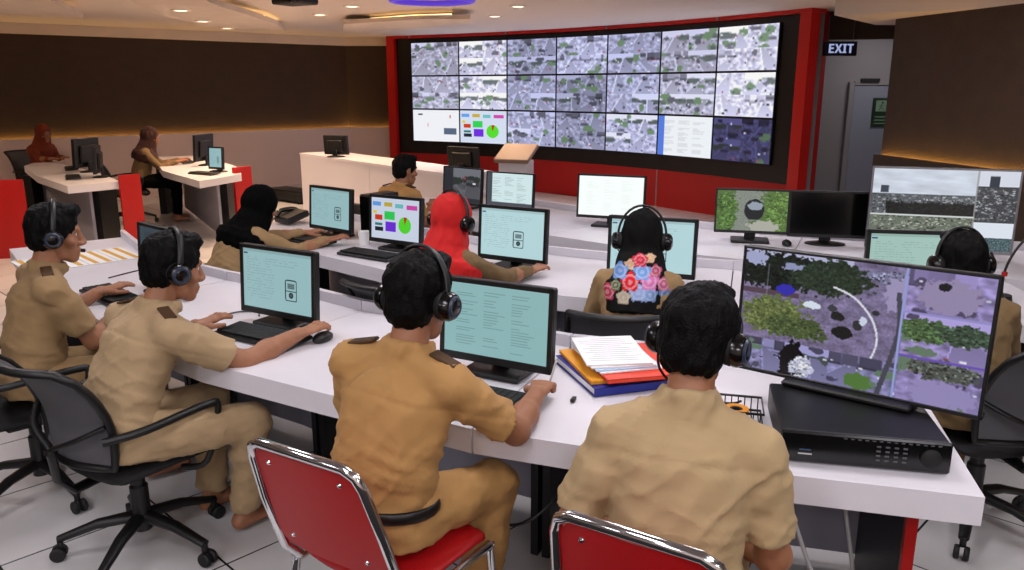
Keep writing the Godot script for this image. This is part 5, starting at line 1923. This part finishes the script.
	p = person({"label": "woman in a brown headscarf with her arm out over the side table", "at": W(-4.86, 10.52), "face": 68.0, "lean": 16.0, "seat": 0.46, "size": 0.9, "legs": M.hijab_black, "dress": "hijab", "hijab": M.hijab_brown, "shirt": M.khaki_dark, "long": true, "hands": [W(-4.4, 10.6, 0.8), W(-4.5, 10.9, 0.80)], "head_yaw": 6.0, "sd": 12, "cell": 0.018, "hijab_cell": 0.011})

func build_chairs() -> void:
	red_chair("red chair with chrome frame under the man with the dark belt", W(-0.345, 2.06), 31.0)
	red_chair("red chair with chrome frame under the man facing the television", W(0.415, 1.70), 32.0)
	var g := "black swivel chairs of the control room"
	office_chair("grey mesh swivel chair under the man working a mouse", W(-1.43, 2.79), 32.0, g)
	office_chair("black swivel chair under the man by the striped papers", W(-2.08, 3.24), 46.0, g)
	office_chair("black swivel chair behind the woman in a floral scarf", W(0.49, 3.42), 12.0, g)
	office_chair("black swivel chair behind the woman in red", W(-0.45, 3.86), 30.0, g)
	office_chair("black swivel chair behind the woman in black", W(-1.80, 4.86), 42.0, g)
	office_chair("black swivel chair under the person behind the large television", W(1.88, 2.97), -10.0, g)
	office_chair("black swivel chair under the man before the white counter", W(-0.99, 6.48), 32.0, g)
	office_chair("black swivel chair behind the woman in orange", W(-6.7, 11.4), 105.0, g)
	office_chair("black swivel chair behind the woman in brown", W(-5.02, 10.46), 60.0, g)
	office_chair("empty black swivel chair drawn up to the table of the woman in orange", W(-6.0, 9.35), 60.0, g)

# ------------------------------------------------------------------ small things on the desks
func cable(called: String, label: String, pts: Array, r: float, m: Material, group := "") -> void:
	var st := ST()
	tube(st, curve(pts, 40), r, 6)
	var o := part(st, called, m, self)
	tag(o, label, "cable", group)

func build_desk_things() -> void:
	var D := 0.752
	keyboard("black keyboard beside the hand on the mouse", W(-1.02, 3.12, D), 30.0, 0.42)
	mouse("black mouse under the hand of the man on the grey mesh chair", W(-0.765, 3.09, D), 30.0)
	keyboard("black keyboard before the page of faint text lines", W(-0.13, 2.47, D), 28.0, 0.42)
	keyboard("black keyboard before the man by the striped papers", W(-1.96, 3.78, D), 44.0, 0.42)
	keyboard("black keyboard before the woman in black", W(-1.34, 5.2, D), 40.0, 0.4)
	keyboard("black keyboard before the colourful block chart", W(-0.86, 4.75, D), 34.0, 0.42)
	keyboard("black keyboard before the woman in red", W(-0.1, 4.25, D), 30.0, 0.4)
	mouse("black mouse lying by the foot of the switched-off monitor", W(1.78, 5.1, D), 10.0)
	# digital recorder
	var t := thing("video_recorder", "flat black video recorder with rows of small buttons and a dial", "recorder", W(0.985, 2.165, D), 12.0)
	var st := ST()
	bx(st, Vector3(0, 0.047, 0.0), Vector3(0.425, 0.085, 0.36), 0.005)
	part(st, "case", M.black, t)
	st = ST()
	bx(st, Vector3(0, 0.046, 0.186), Vector3(0.432, 0.088, 0.014), 0.005)
	part(st, "front_panel", M.black_gloss, t)
	st = ST()
	lathe(st, at3(Vector3(0.165, 0.045, 0.193), Vector3(90, 0, 0)), [Vector2(0, 0.012), Vector2(0.018, 0.012), Vector2(0.026, 0.006), Vector2(0.026, 0.0)], 20)
	part(st, "dial", M.black_matte, t)
	for r in 4:
		for c in 4:
			st = ST()
			bx(st, Vector3(0.035 + c * 0.022, 0.066 - r * 0.013, 0.194), Vector3(0.011, 0.005, 0.003), 0.001)
			part(st, "button", M.grey_plastic, t)
	for k in 14:
		st = ST()
		bx(st, Vector3(-0.05 + k * 0.018, 0.081, 0.194), Vector3(0.009, 0.003, 0.002), 0.0005)
		part(st, "button", M.grey_plastic, t)
	st = ST()
	bx(st, Vector3(-0.15, 0.028, 0.1935), Vector3(0.036, 0.004, 0.001), 0.0)
	part(st, "light_mark", M.cable_white, t)
	st = ST()
	bx(st, Vector3(-0.15, 0.04, 0.1935), Vector3(0.03, 0.004, 0.001), 0.0)
	part(st, "blue_mark", mat("dull_blue", Color(0.2, 0.3, 0.42), 0.5), t)
	for x in [-0.17, 0.17]:
		for z in [-0.14, 0.14]:
			st = ST()
			lathe(st, at3(Vector3(x, 0, z)), [Vector2(0, 0), Vector2(0.012, 0), Vector2(0.012, 0.006), Vector2(0, 0.006)], 10)
			part(st, "foot", M.rubber, t)
	# folders and papers
	paper_thing("binder", "blue binder at the bottom of the document pile", "binder", W(0.36, 2.70, D), -18.0, Vector3(0.30, 0.03, 0.36), M.blue_plastic)
	paper_thing("folder", "yellow folder in the document pile on the blue binder", "folder", W(0.36, 2.72, D + 0.031), -15.0, Vector3(0.29, 0.012, 0.35), M.folder_yellow)
	paper_thing("folder", "orange red folder in the document pile with its edge showing", "folder", W(0.41, 2.69, D + 0.044), -13.0, Vector3(0.27, 0.014, 0.35), M.folder_orange)
	for k in 4:
		paper_thing("document", ["stapled white document low in the pile", "white document with a blue margin in the pile", "white printed document near the top of the pile", "white printed sheets lying topmost on the pile"][k], "document", W(0.37 - 0.006 * k, 2.72 + 0.004 * k, D + 0.0585 + k * 0.0065), -15.0 + k * 3.0, Vector3(0.23, 0.006, 0.31), M.paper if k != 1 else mat("paper_blue", Color(0.72, 0.82, 0.92), 0.8))
	var box := thing("desk_box", "small blue plastic box standing beside the document pile", "box", W(0.63, 2.80, D), 18.0)
	st = ST()
	bx(st, Vector3(0, 0.04, 0), Vector3(0.06, 0.08, 0.1), 0.008)
	part(st, "body", M.blue_plastic, box)
	st = ST()
	bx(st, Vector3(0, 0.088, 0), Vector3(0.052, 0.014, 0.09), 0.005)
	part(st, "lid", mat("blue_dark", Color(0.03, 0.06, 0.3), 0.4), box)
	var us := thing("usb_adapter", "small black plug lying beside the writing hand", "adapter", W(0.2, 2.45, D), 20.0)
	st = ST()
	bx(st, Vector3(0, 0.006, 0), Vector3(0.014, 0.012, 0.03), 0.002)
	part(st, "case", M.black, us)
	st = ST()
	bx(st, Vector3(0, 0.006, -0.02), Vector3(0.01, 0.006, 0.012), 0.001)
	part(st, "plug", M.silver, us)
	var pen := ST()
	tube(pen, [W(0.115, 2.49, 0.765), W(0.145, 2.50, 0.87)], 0.004, 8)
	var po := part(pen, "pen", M.cable_white, self)
	tag(po, "white pen held in the hand of the man with the dark belt", "pen")
	# wire tray with a yellow roll beside the recorder
	var tr := thing("wire_tray", "black wire tray with odds and ends beside the recorder", "tray", W(0.68, 2.31, D), 14.0)
	for y in [0.006, 0.05]:
		st = ST()
		tube(st, [Vector3(-0.09, y, -0.07), Vector3(0.09, y, -0.07), Vector3(0.09, y, 0.07), Vector3(-0.09, y, 0.07)], 0.004, 6, true)
		part(st, "rim", M.black, tr)
	for k in 9:
		st = ST()
		var x := -0.08 + k * 0.02
		tube(st, [Vector3(x, 0.05, -0.07), Vector3(x, 0.006, -0.07), Vector3(x, 0.006, 0.07), Vector3(x, 0.05, 0.07)], 0.002, 5)
		part(st, "wire", M.black, tr)
	var yr := thing("tape_roll", "yellow tape roll lying in the wire tray", "tape", W(0.69, 2.30, D + 0.009), 0.0)
	st = ST()
	lathe(st, at3(Vector3.ZERO), [Vector2(0.02, 0.0), Vector2(0.038, 0.0), Vector2(0.038, 0.03), Vector2(0.02, 0.03), Vector2(0.02, 0.0)], 20)
	part(st, "roll", M.yellow_plastic, yr)
	st = ST()
	lathe(st, at3(Vector3.ZERO), [Vector2(0.012, 0.002), Vector2(0.0195, 0.002), Vector2(0.0195, 0.028), Vector2(0.012, 0.028), Vector2(0.012, 0.002)], 20)
	part(st, "core", M.black_matte, yr)
	# striped papers on the far end of the first row
	for k in 4:
		var ph := thing("striped_sheet", ["striped paper sheet at the very end of the console", "striped paper sheet lying second from the end of the console", "striped paper sheet lying third from the end of the console", "striped paper sheet nearest the edge-on monitor"][k], "paper", W(-2.58 + 0.113 * (k - 1.5), 4.66 + 0.108 * (k - 1.5), D), -44.0, "striped papers on the console end")
		st = ST()
		bx(st, Vector3(0, 0.002, 0), Vector3(0.15, 0.004, 0.42), 0.0005)
		part(st, "sheet", M.paper, ph)
		for s in 2:
			st = ST()
			bx(st, Vector3(-0.035 + 0.07 * s, 0.0045, 0), Vector3(0.028, 0.001, 0.40), 0.0)
			part(st, "printed_stripe", M.paper_yellow, ph)
	# telephone
	var tp := thing("telephone", "black desk telephone with handset on the second row end", "telephone", W(-1.66, 5.98, D), 40.0)
	st = ST()
	box(st, at3(Vector3(0, 0.052, 0), Vector3(14, 0, 0)), Vector3(0.19, 0.05, 0.2), 0.012)
	part(st, "base", M.black, tp)
	st = ST()
	tube(st, curve([Vector3(-0.06, 0.07, -0.1), Vector3(-0.06, 0.095, -0.06), Vector3(-0.06, 0.095, 0.05), Vector3(-0.06, 0.06, 0.1)], 12), [0.026, 0.022, 0.02, 0.019, 0.018, 0.018, 0.018, 0.018, 0.019, 0.02, 0.021, 0.024, 0.027], 8)
	part(st, "handset", M.black_gloss, tp)
	st = ST()
	box(st, at3(Vector3(0.03, 0.064, 0.02), Vector3(14, 0, 0)), Vector3(0.1, 0.006, 0.1), 0.002)
	part(st, "keypad", M.grey_plastic, tp)
	# computer case between the screens of the second row, and a white cable tidy
	var pc := thing("computer_case", "small black computer case between two second row monitors", "computer", W(-0.9, 5.42, D), 38.0)
	st = ST()
	bx(st, Vector3(0, 0.15, 0), Vector3(0.12, 0.30, 0.25), 0.006)
	part(st, "case", M.black, pc)
	st = ST()
	bx(st, Vector3(0, 0.15, 0.128), Vector3(0.11, 0.28, 0.008), 0.004)
	part(st, "front", M.black_gloss, pc)
	var cup := thing("white_cup", "white cup standing by the small black computer case", "cup", W(-0.96, 5.12, D), 0.0)
	st = ST()
	lathe(st, at3(Vector3.ZERO), [Vector2(0, 0), Vector2(0.03, 0), Vector2(0.04, 0.09), Vector2(0.036, 0.09), Vector2(0.028, 0.006), Vector2(0, 0.006)], 18)
	part(st, "body", M.paper, cup)
	st = ST()
	tube(st, curve([Vector3(0.036, 0.07, 0), Vector3(0.065, 0.06, 0), Vector3(0.06, 0.025, 0), Vector3(0.032, 0.02, 0)], 12), 0.005, 6)
	part(st, "handle", M.paper, cup)
	# lectern before the red wall
	var lt := thing("lectern", "pale lectern with a slanted beige top before the red wall", "lectern", W(0.05, 9.4), 20.0)
	st = ST()
	bx(st, Vector3(0, 0.46, 0), Vector3(0.34, 0.92, 0.28), 0.01)
	part(st, "column", M.desk_edge, lt)
	st = ST()
	box(st, at3(Vector3(0, 1.0, 0.0), Vector3(22, 0, 0)), Vector3(0.42, 0.05, 0.42), 0.008)
	part(st, "slanted_top", M.beige_top, lt)
	# low black box on the far floor
	var lb := thing("floor_box", "low black equipment box on the floor beside the side table", "box", W(-3.45, 12.6), 40.0)
	st = ST()
	bx(st, Vector3(0, 0.1, 0), Vector3(0.9, 0.14, 0.4), 0.015)
	part(st, "body", M.black_matte, lb)
	st = ST()
	bx(st, Vector3(0, 0.18, 0), Vector3(0.86, 0.02, 0.36), 0.006)
	part(st, "lid", M.black, lb)
	for s in [-1.0, 1.0]:
		st = ST()
		bx(st, Vector3(s * 0.38, 0.015, 0), Vector3(0.05, 0.03, 0.36), 0.004)
		part(st, "skid", M.rubber, lb)
	# side table odds and ends
	keyboard("black keyboard on the table of the woman in orange", W(-4.95, 9.05, D), 60.0, 0.4)
	keyboard("black keyboard before the woman in orange", W(-5.5, 10.05, D), 60.0, 0.4)
	keyboard("black keyboard before the small pale page", W(-3.62, 9.45, D), 30.0, 0.4)
	keyboard("black keyboard before the woman in brown", W(-4.42, 10.95, D), 60.0, 0.4)
	# exit sign and escape sign
	var ex := thing("exit_sign", "dark blue EXIT sign with white letters over the passage", "sign", W(3.98, 10.12, 2.2), 0.0)
	st = ST()
	bx(st, Vector3(0, 0, 0), Vector3(0.40, 0.17, 0.05), 0.006)
	part(st, "case", mat("exit_blue", Color(0.03, 0.035, 0.12), 0.4), ex)
	var tx := TextMesh.new()
	tx.text = "EXIT"
	var sf := SystemFont.new()
	sf.font_names = PackedStringArray(["Droid Sans"])
	sf.font_weight = 700
	tx.font = sf
	tx.font_size = 32
	tx.pixel_size = 0.0046
	tx.depth = 0.006
	put(tx, "letters", glow("exit_letters", Color(0.75, 0.8, 1.0), 0.7), ex, at3(Vector3(0, 0, 0.028)))
	st = ST()
	for s in [-1.0, 1.0]:
		tube(st, [Vector3(s * 0.15, 0.085, 0), Vector3(s * 0.15, CEIL - 2.27, 0)], 0.006, 6)
	part(st, "hanger", M.grey_plastic, ex)
	var es := thing("escape_sign", "green escape route sign with a pale pictogram on the passage door", "sign", W(5.2, 11.54, 1.4), 0.0)
	st = ST()
	bx(st, Vector3(0, 0, 0), Vector3(0.25, 0.4, 0.012), 0.002)
	part(st, "board", mat("sign_green", Color(0.05, 0.16, 0.08), 0.5), es)
	st = ST()
	bx(st, Vector3(0, 0.09, 0.007), Vector3(0.16, 0.15, 0.003), 0.0005)
	part(st, "pictogram_panel", mat("sign_pale", Color(0.45, 0.55, 0.45), 0.5), es)
	st = ST()
	lathe(st, at3(Vector3(0.01, 0.135, 0.0095), Vector3(90, 0, 0)), [Vector2(0, 0.001), Vector2(0.014, 0.001), Vector2(0.014, -0.001)], 10)
	tube(st, [Vector3(0.0, 0.115, 0.0095), Vector3(-0.01, 0.075, 0.0095), Vector3(-0.04, 0.035, 0.0095)], 0.009, 6, false, 0.2)
	tube(st, [Vector3(-0.008, 0.075, 0.0095), Vector3(0.03, 0.055, 0.0095), Vector3(0.03, 0.03, 0.0095)], 0.008, 6, false, 0.2)
	tube(st, [Vector3(-0.04, 0.085, 0.0095), Vector3(0.0, 0.11, 0.0095), Vector3(0.045, 0.09, 0.0095)], 0.007, 6, false, 0.2)
	part(st, "running_figure", M.sign_green, es)
	for k in 3:
		st = ST()
		bx(st, Vector3(0, -0.06 - 0.045 * k, 0.007), Vector3(0.17, 0.012, 0.002), 0.0)
		part(st, "text_line", M.sign_pale, es)
	# gooseneck microphone at the right
	var gm := thing("gooseneck_microphone", "thin black gooseneck microphone with a red ring by the brown wall", "microphone", W(2.35, 3.72, D), 0.0)
	st = ST()
	lathe(st, at3(Vector3.ZERO), [Vector2(0, 0), Vector2(0.05, 0), Vector2(0.045, 0.03), Vector2(0, 0.034)], 18)
	part(st, "base", M.black, gm)
	st = ST()
	tube(st, curve([Vector3(0, 0.03, 0), Vector3(0.0, 0.15, 0.0), Vector3(0.05, 0.27, 0.0), Vector3(0.14, 0.38, 0.02)], 12), 0.006, 6)
	part(st, "neck", M.black, gm)
	st = ST()
	lathe(st, at3(Vector3(0.0, 0.12, 0)), [Vector2(0.0065, 0), Vector2(0.013, 0.002), Vector2(0.013, 0.022), Vector2(0.0065, 0.024)], 12)
	part(st, "ring", M.red_paint, gm)
	# cables under and on the first row
	cable("cable", "white cable looping under the console by the red edge strip", [W(0.82, 2.3, 0.66), W(0.84, 2.15, 0.5), W(0.92, 2.1, 0.3), W(1.05, 2.15, 0.2), W(1.06, 2.3, 0.45)], 0.007, M.cable_white)
	for k in 4:
		cable("cable", "black cable hanging under the console below the recorder", [W(0.66 + 0.05 * k, 2.4, 0.68), W(0.68 + 0.04 * k, 2.3, 0.45 - 0.03 * k), W(0.62 + 0.05 * k, 2.32, 0.2), W(0.7 + 0.06 * k, 2.4, 0.02)], 0.006, M.cable_black, "black cables under the console")
	cable("cable", "thin dark cable hanging under the console beside the folders unit", [W(0.2, 2.5, 0.7), W(0.18, 2.4, 0.5), W(0.0, 2.35, 0.36), W(-0.3, 2.55, 0.4)], 0.005, M.cable_black)
	cable("cable", "dark headset cable coiled on the desk beside the wire tray", [W(0.5, 2.1, 0.76), W(0.53, 2.3, 0.762), W(0.6, 2.42, 0.765), W(0.7, 2.4, 0.765), W(0.74, 2.42, 0.765)], 0.004, M.cable_black)
	cable("cable", "pale cable running behind the keyboard to the form screen", [W(-1.35, 3.35, 0.757), W(-1.25, 3.5, 0.757), W(-1.16, 3.5, 0.757), W(-1.13, 3.44, 0.757)], 0.004, M.grey_plastic)
	cable("cable", "dark cable lying across the striped papers", [W(-2.15, 4.15, 0.762), W(-2.05, 4.35, 0.762), W(-1.95, 4.2, 0.762), W(-1.85, 4.3, 0.762)], 0.004, M.cable_black)

func paper_thing(called: String, label: String, cat: String, at: Vector3, face: float, size: Vector3, m: Material) -> void:
	var t := thing(called, label, cat, at, face, "documents piled on the console")
	var st := ST()
	if called == "document":
		bx(st, Vector3(0, size.y * 0.5, 0), size, 0.001)
		part(st, "sheets", m, t)
		for k in 12:
			var l := ST()
			bx(l, Vector3(-0.01 if k % 3 else 0.01, size.y + 0.0002, -size.z * 0.4 + k * size.z * 0.07), Vector3(size.x * (0.75 if k % 4 else 0.5), 0.0003, 0.003), 0.0)
			part(l, "text_line", mat("print_grey", Color(0.6, 0.62, 0.66), 0.9), t)
	else:
		bx(st, Vector3(0, size.y - 0.0015, 0), Vector3(size.x, 0.003, size.z), 0.001)
		part(st, "cover", m, t)
		st = ST()
		bx(st, Vector3(0, 0.0015, 0), Vector3(size.x, 0.003, size.z), 0.001)
		part(st, "back_cover", m, t)
		st = ST()
		bx(st, Vector3(0.0, size.y * 0.5, size.z * 0.5 - 0.002), Vector3(size.x, size.y, 0.004), 0.001)
		part(st, "spine", m, t)
		st = ST()
		bx(st, Vector3(0, size.y * 0.5, -0.006), Vector3(size.x - 0.012, size.y - 0.0065, size.z - 0.018), 0.0005)
		part(st, "pages", M.paper, t)

# ------------------------------------------------------------------ ceiling fittings
func px(x: float, y: float, h: float) -> Vector2:
	# where a ray of the survey picture meets the height h
	var u := (x - 512.0) / 800.0
	var v := (285.0 - y) / 800.0
	var p := deg_to_rad(13.9)
	var r := Vector3(u, v * cos(p) - sin(p), v * sin(p) + cos(p))
	var t := (h - 1.75) / r.y
	return Vector2(r.x * t, r.z * t)

func downlight(c: Vector2, y: float, e: float, label := "small round glowing downlight in the flat pale ceiling") -> void:
	var t := thing("downlight", label, "downlight", W(c.x, c.y, y), 0.0, "ceiling downlights")
	var st := ST()
	lathe(st, at3(Vector3.ZERO), [Vector2(0.07, 0.0), Vector2(0.105, 0.0), Vector2(0.1, -0.01), Vector2(0.075, -0.012), Vector2(0.07, 0.0)], 20)
	part(st, "trim_ring", M.ceiling_white, t)
	st = ST()
	lathe(st, at3(Vector3.ZERO), [Vector2(0, -0.006), Vector2(0.068, -0.006), Vector2(0.068, 0.0)], 20)
	part(st, "lens", M.downlight_glow, t)
	var l := SpotLight3D.new()
	l.name = "downlight_lamp"
	l.light_color = Color(1.0, 0.84, 0.70)
	l.light_energy = e
	l.light_size = 0.06
	l.spot_angle = 62.0
	l.spot_range = 30.0
	l.spot_attenuation = 2.0
	l.shadow_enabled = true
	l.position = W(c.x, c.y, y - 0.03)
	l.rotation_degrees = Vector3(-90, 0, 0)
	add_child(l, true)

func ceiling_shape(called: String, label: String, pix: Array, y0: float, y1: float, glow_from: int, glow_to: int) -> void:
	var poly := PackedVector2Array()
	for p in pix:
		poly.append(px(p[0], p[1], y0))
	var t := thing(called, label, "ceiling panel", Vector3.ZERO)
	var st := ST()
	prism(st, poly, y0, y1)
	part(st, "panel", M.plaster, t)
	var cen := Vector2.ZERO
	for q in poly:
		cen += q
	cen /= poly.size()
	var pts := []
	for i in range(glow_from, glow_to + 1):
		var q := poly[i].move_toward(cen, 0.35)
		pts.append(W(q.x, q.y, y1 + 0.02))
	st = ST()
	tube(st, pts, 0.012, 6)
	part(st, "light_strip", M.cove_ceiling, t)
	st = ST()
	tube(st, [W(cen.x, cen.y, y1), W(cen.x, cen.y, CEIL)], 0.05, 10)
	part(st, "hanger", M.ceiling_white, t)

func build_ceiling_fittings() -> void:
	for p in [[5, 3, "round downlight in the flat ceiling beside the short crescent drop"], [352, 6, "round downlight in the flat ceiling above the narrow lit beam"], [320, 14.5, "round downlight in the flat ceiling off the tip of the long crescent drop"], [425, 17, "round downlight in the flat ceiling between the lit beam and the purple ring"], [495, 16, "round downlight in the flat ceiling close to the red frame of the screens"], [518, 6, "round downlight in the flat ceiling standing alone past the purple ring"]]:
		downlight(px(p[0], p[1], CEIL), CEIL, DOWN, p[2])
	for p in [[181, 10], [203, 21], [227, 28]]:
		downlight(px(p[0], p[1], CEIL - 0.12), CEIL - 0.12, DOWN, "small round glowing downlight set in the long crescent ceiling drop")
	# more of the same over the part of the room that the picture does not reach
	for p in [[-5.2, 7.2], [-2.6, 7.0], [-7.4, 9.0]]:
		downlight(Vector2(p[0], p[1]), CEIL, DOWN, "round downlight in the flat ceiling over the open floor before the side tables")
	ceiling_shape("ceiling_crescent", "long crescent ceiling drop with three downlights and a lit tip", [[110, -14], [135, 4], [160, 14], [200, 25.5], [240, 31], [285, 31], [277, 25], [248, 15], [218, 6], [196, -4], [180, -14]], CEIL - 0.12, CEIL - 0.06, 5, 8)
	ceiling_shape("ceiling_crescent", "short crescent ceiling drop meeting the picture corner over the brown wall", [[-60, 11], [0, 15], [50, 17.5], [84, 19.5], [76, 13], [56, 4], [38, -8], [-20, -12]], CEIL - 0.12, CEIL - 0.06, 3, 5)
	ceiling_shape("ceiling_beam", "narrow ceiling drop with a yellow light strip beside the red video wall frame", [[344, 33], [398, 30], [470, 23], [470, 19], [420, 19.5], [344, 24]], CEIL - 0.11, CEIL - 0.06, 3, 5)
	# purple lit oval
	var c := px(432, -3, CEIL)
	var t := thing("ceiling_ring", "oval purple light ring on the ceiling before the video wall", "light", W(c.x, c.y, CEIL - 0.03), 0.0)
	var pts := []
	for i in 28:
		var a := TAU * i / 28.0
		pts.append(Vector3(cos(a) * 0.42, 0, sin(a) * 0.34))
	var st := ST()
	tube(st, pts, 0.03, 8, true)
	part(st, "light_tube", M.purple_glow, t)
	st = ST()
	lathe(st, Transform3D(Basis.from_scale(Vector3(0.5, 1, 0.42)), Vector3(0, 0.028, 0)), [Vector2(0, -0.004), Vector2(1.0, -0.004), Vector2(1.0, 0.0)], 28)
	part(st, "plate", M.ceiling_white, t)
	# black projector under the ceiling
	var pc := px(295, 1, CEIL - 0.1)
	t = thing("projector", "black projector on a ceiling bracket over the far floor", "projector", W(pc.x, pc.y, CEIL), 30.0)
	st = ST()
	bx(st, Vector3(0, -0.1, 0), Vector3(0.36, 0.07, 0.28), 0.015)
	part(st, "body", M.black, t)
	st = ST()
	tube(st, [Vector3(0, 0, 0), Vector3(0, -0.075, 0)], 0.03, 10)
	part(st, "bracket", M.black_matte, t)
	st = ST()
	lathe(st, at3(Vector3(0.1, -0.1, 0.14), Vector3(90, 0, 0)), [Vector2(0, 0.03), Vector2(0.03, 0.03), Vector2(0.035, 0.0)], 16)
	part(st, "lens", M.black_gloss, t)
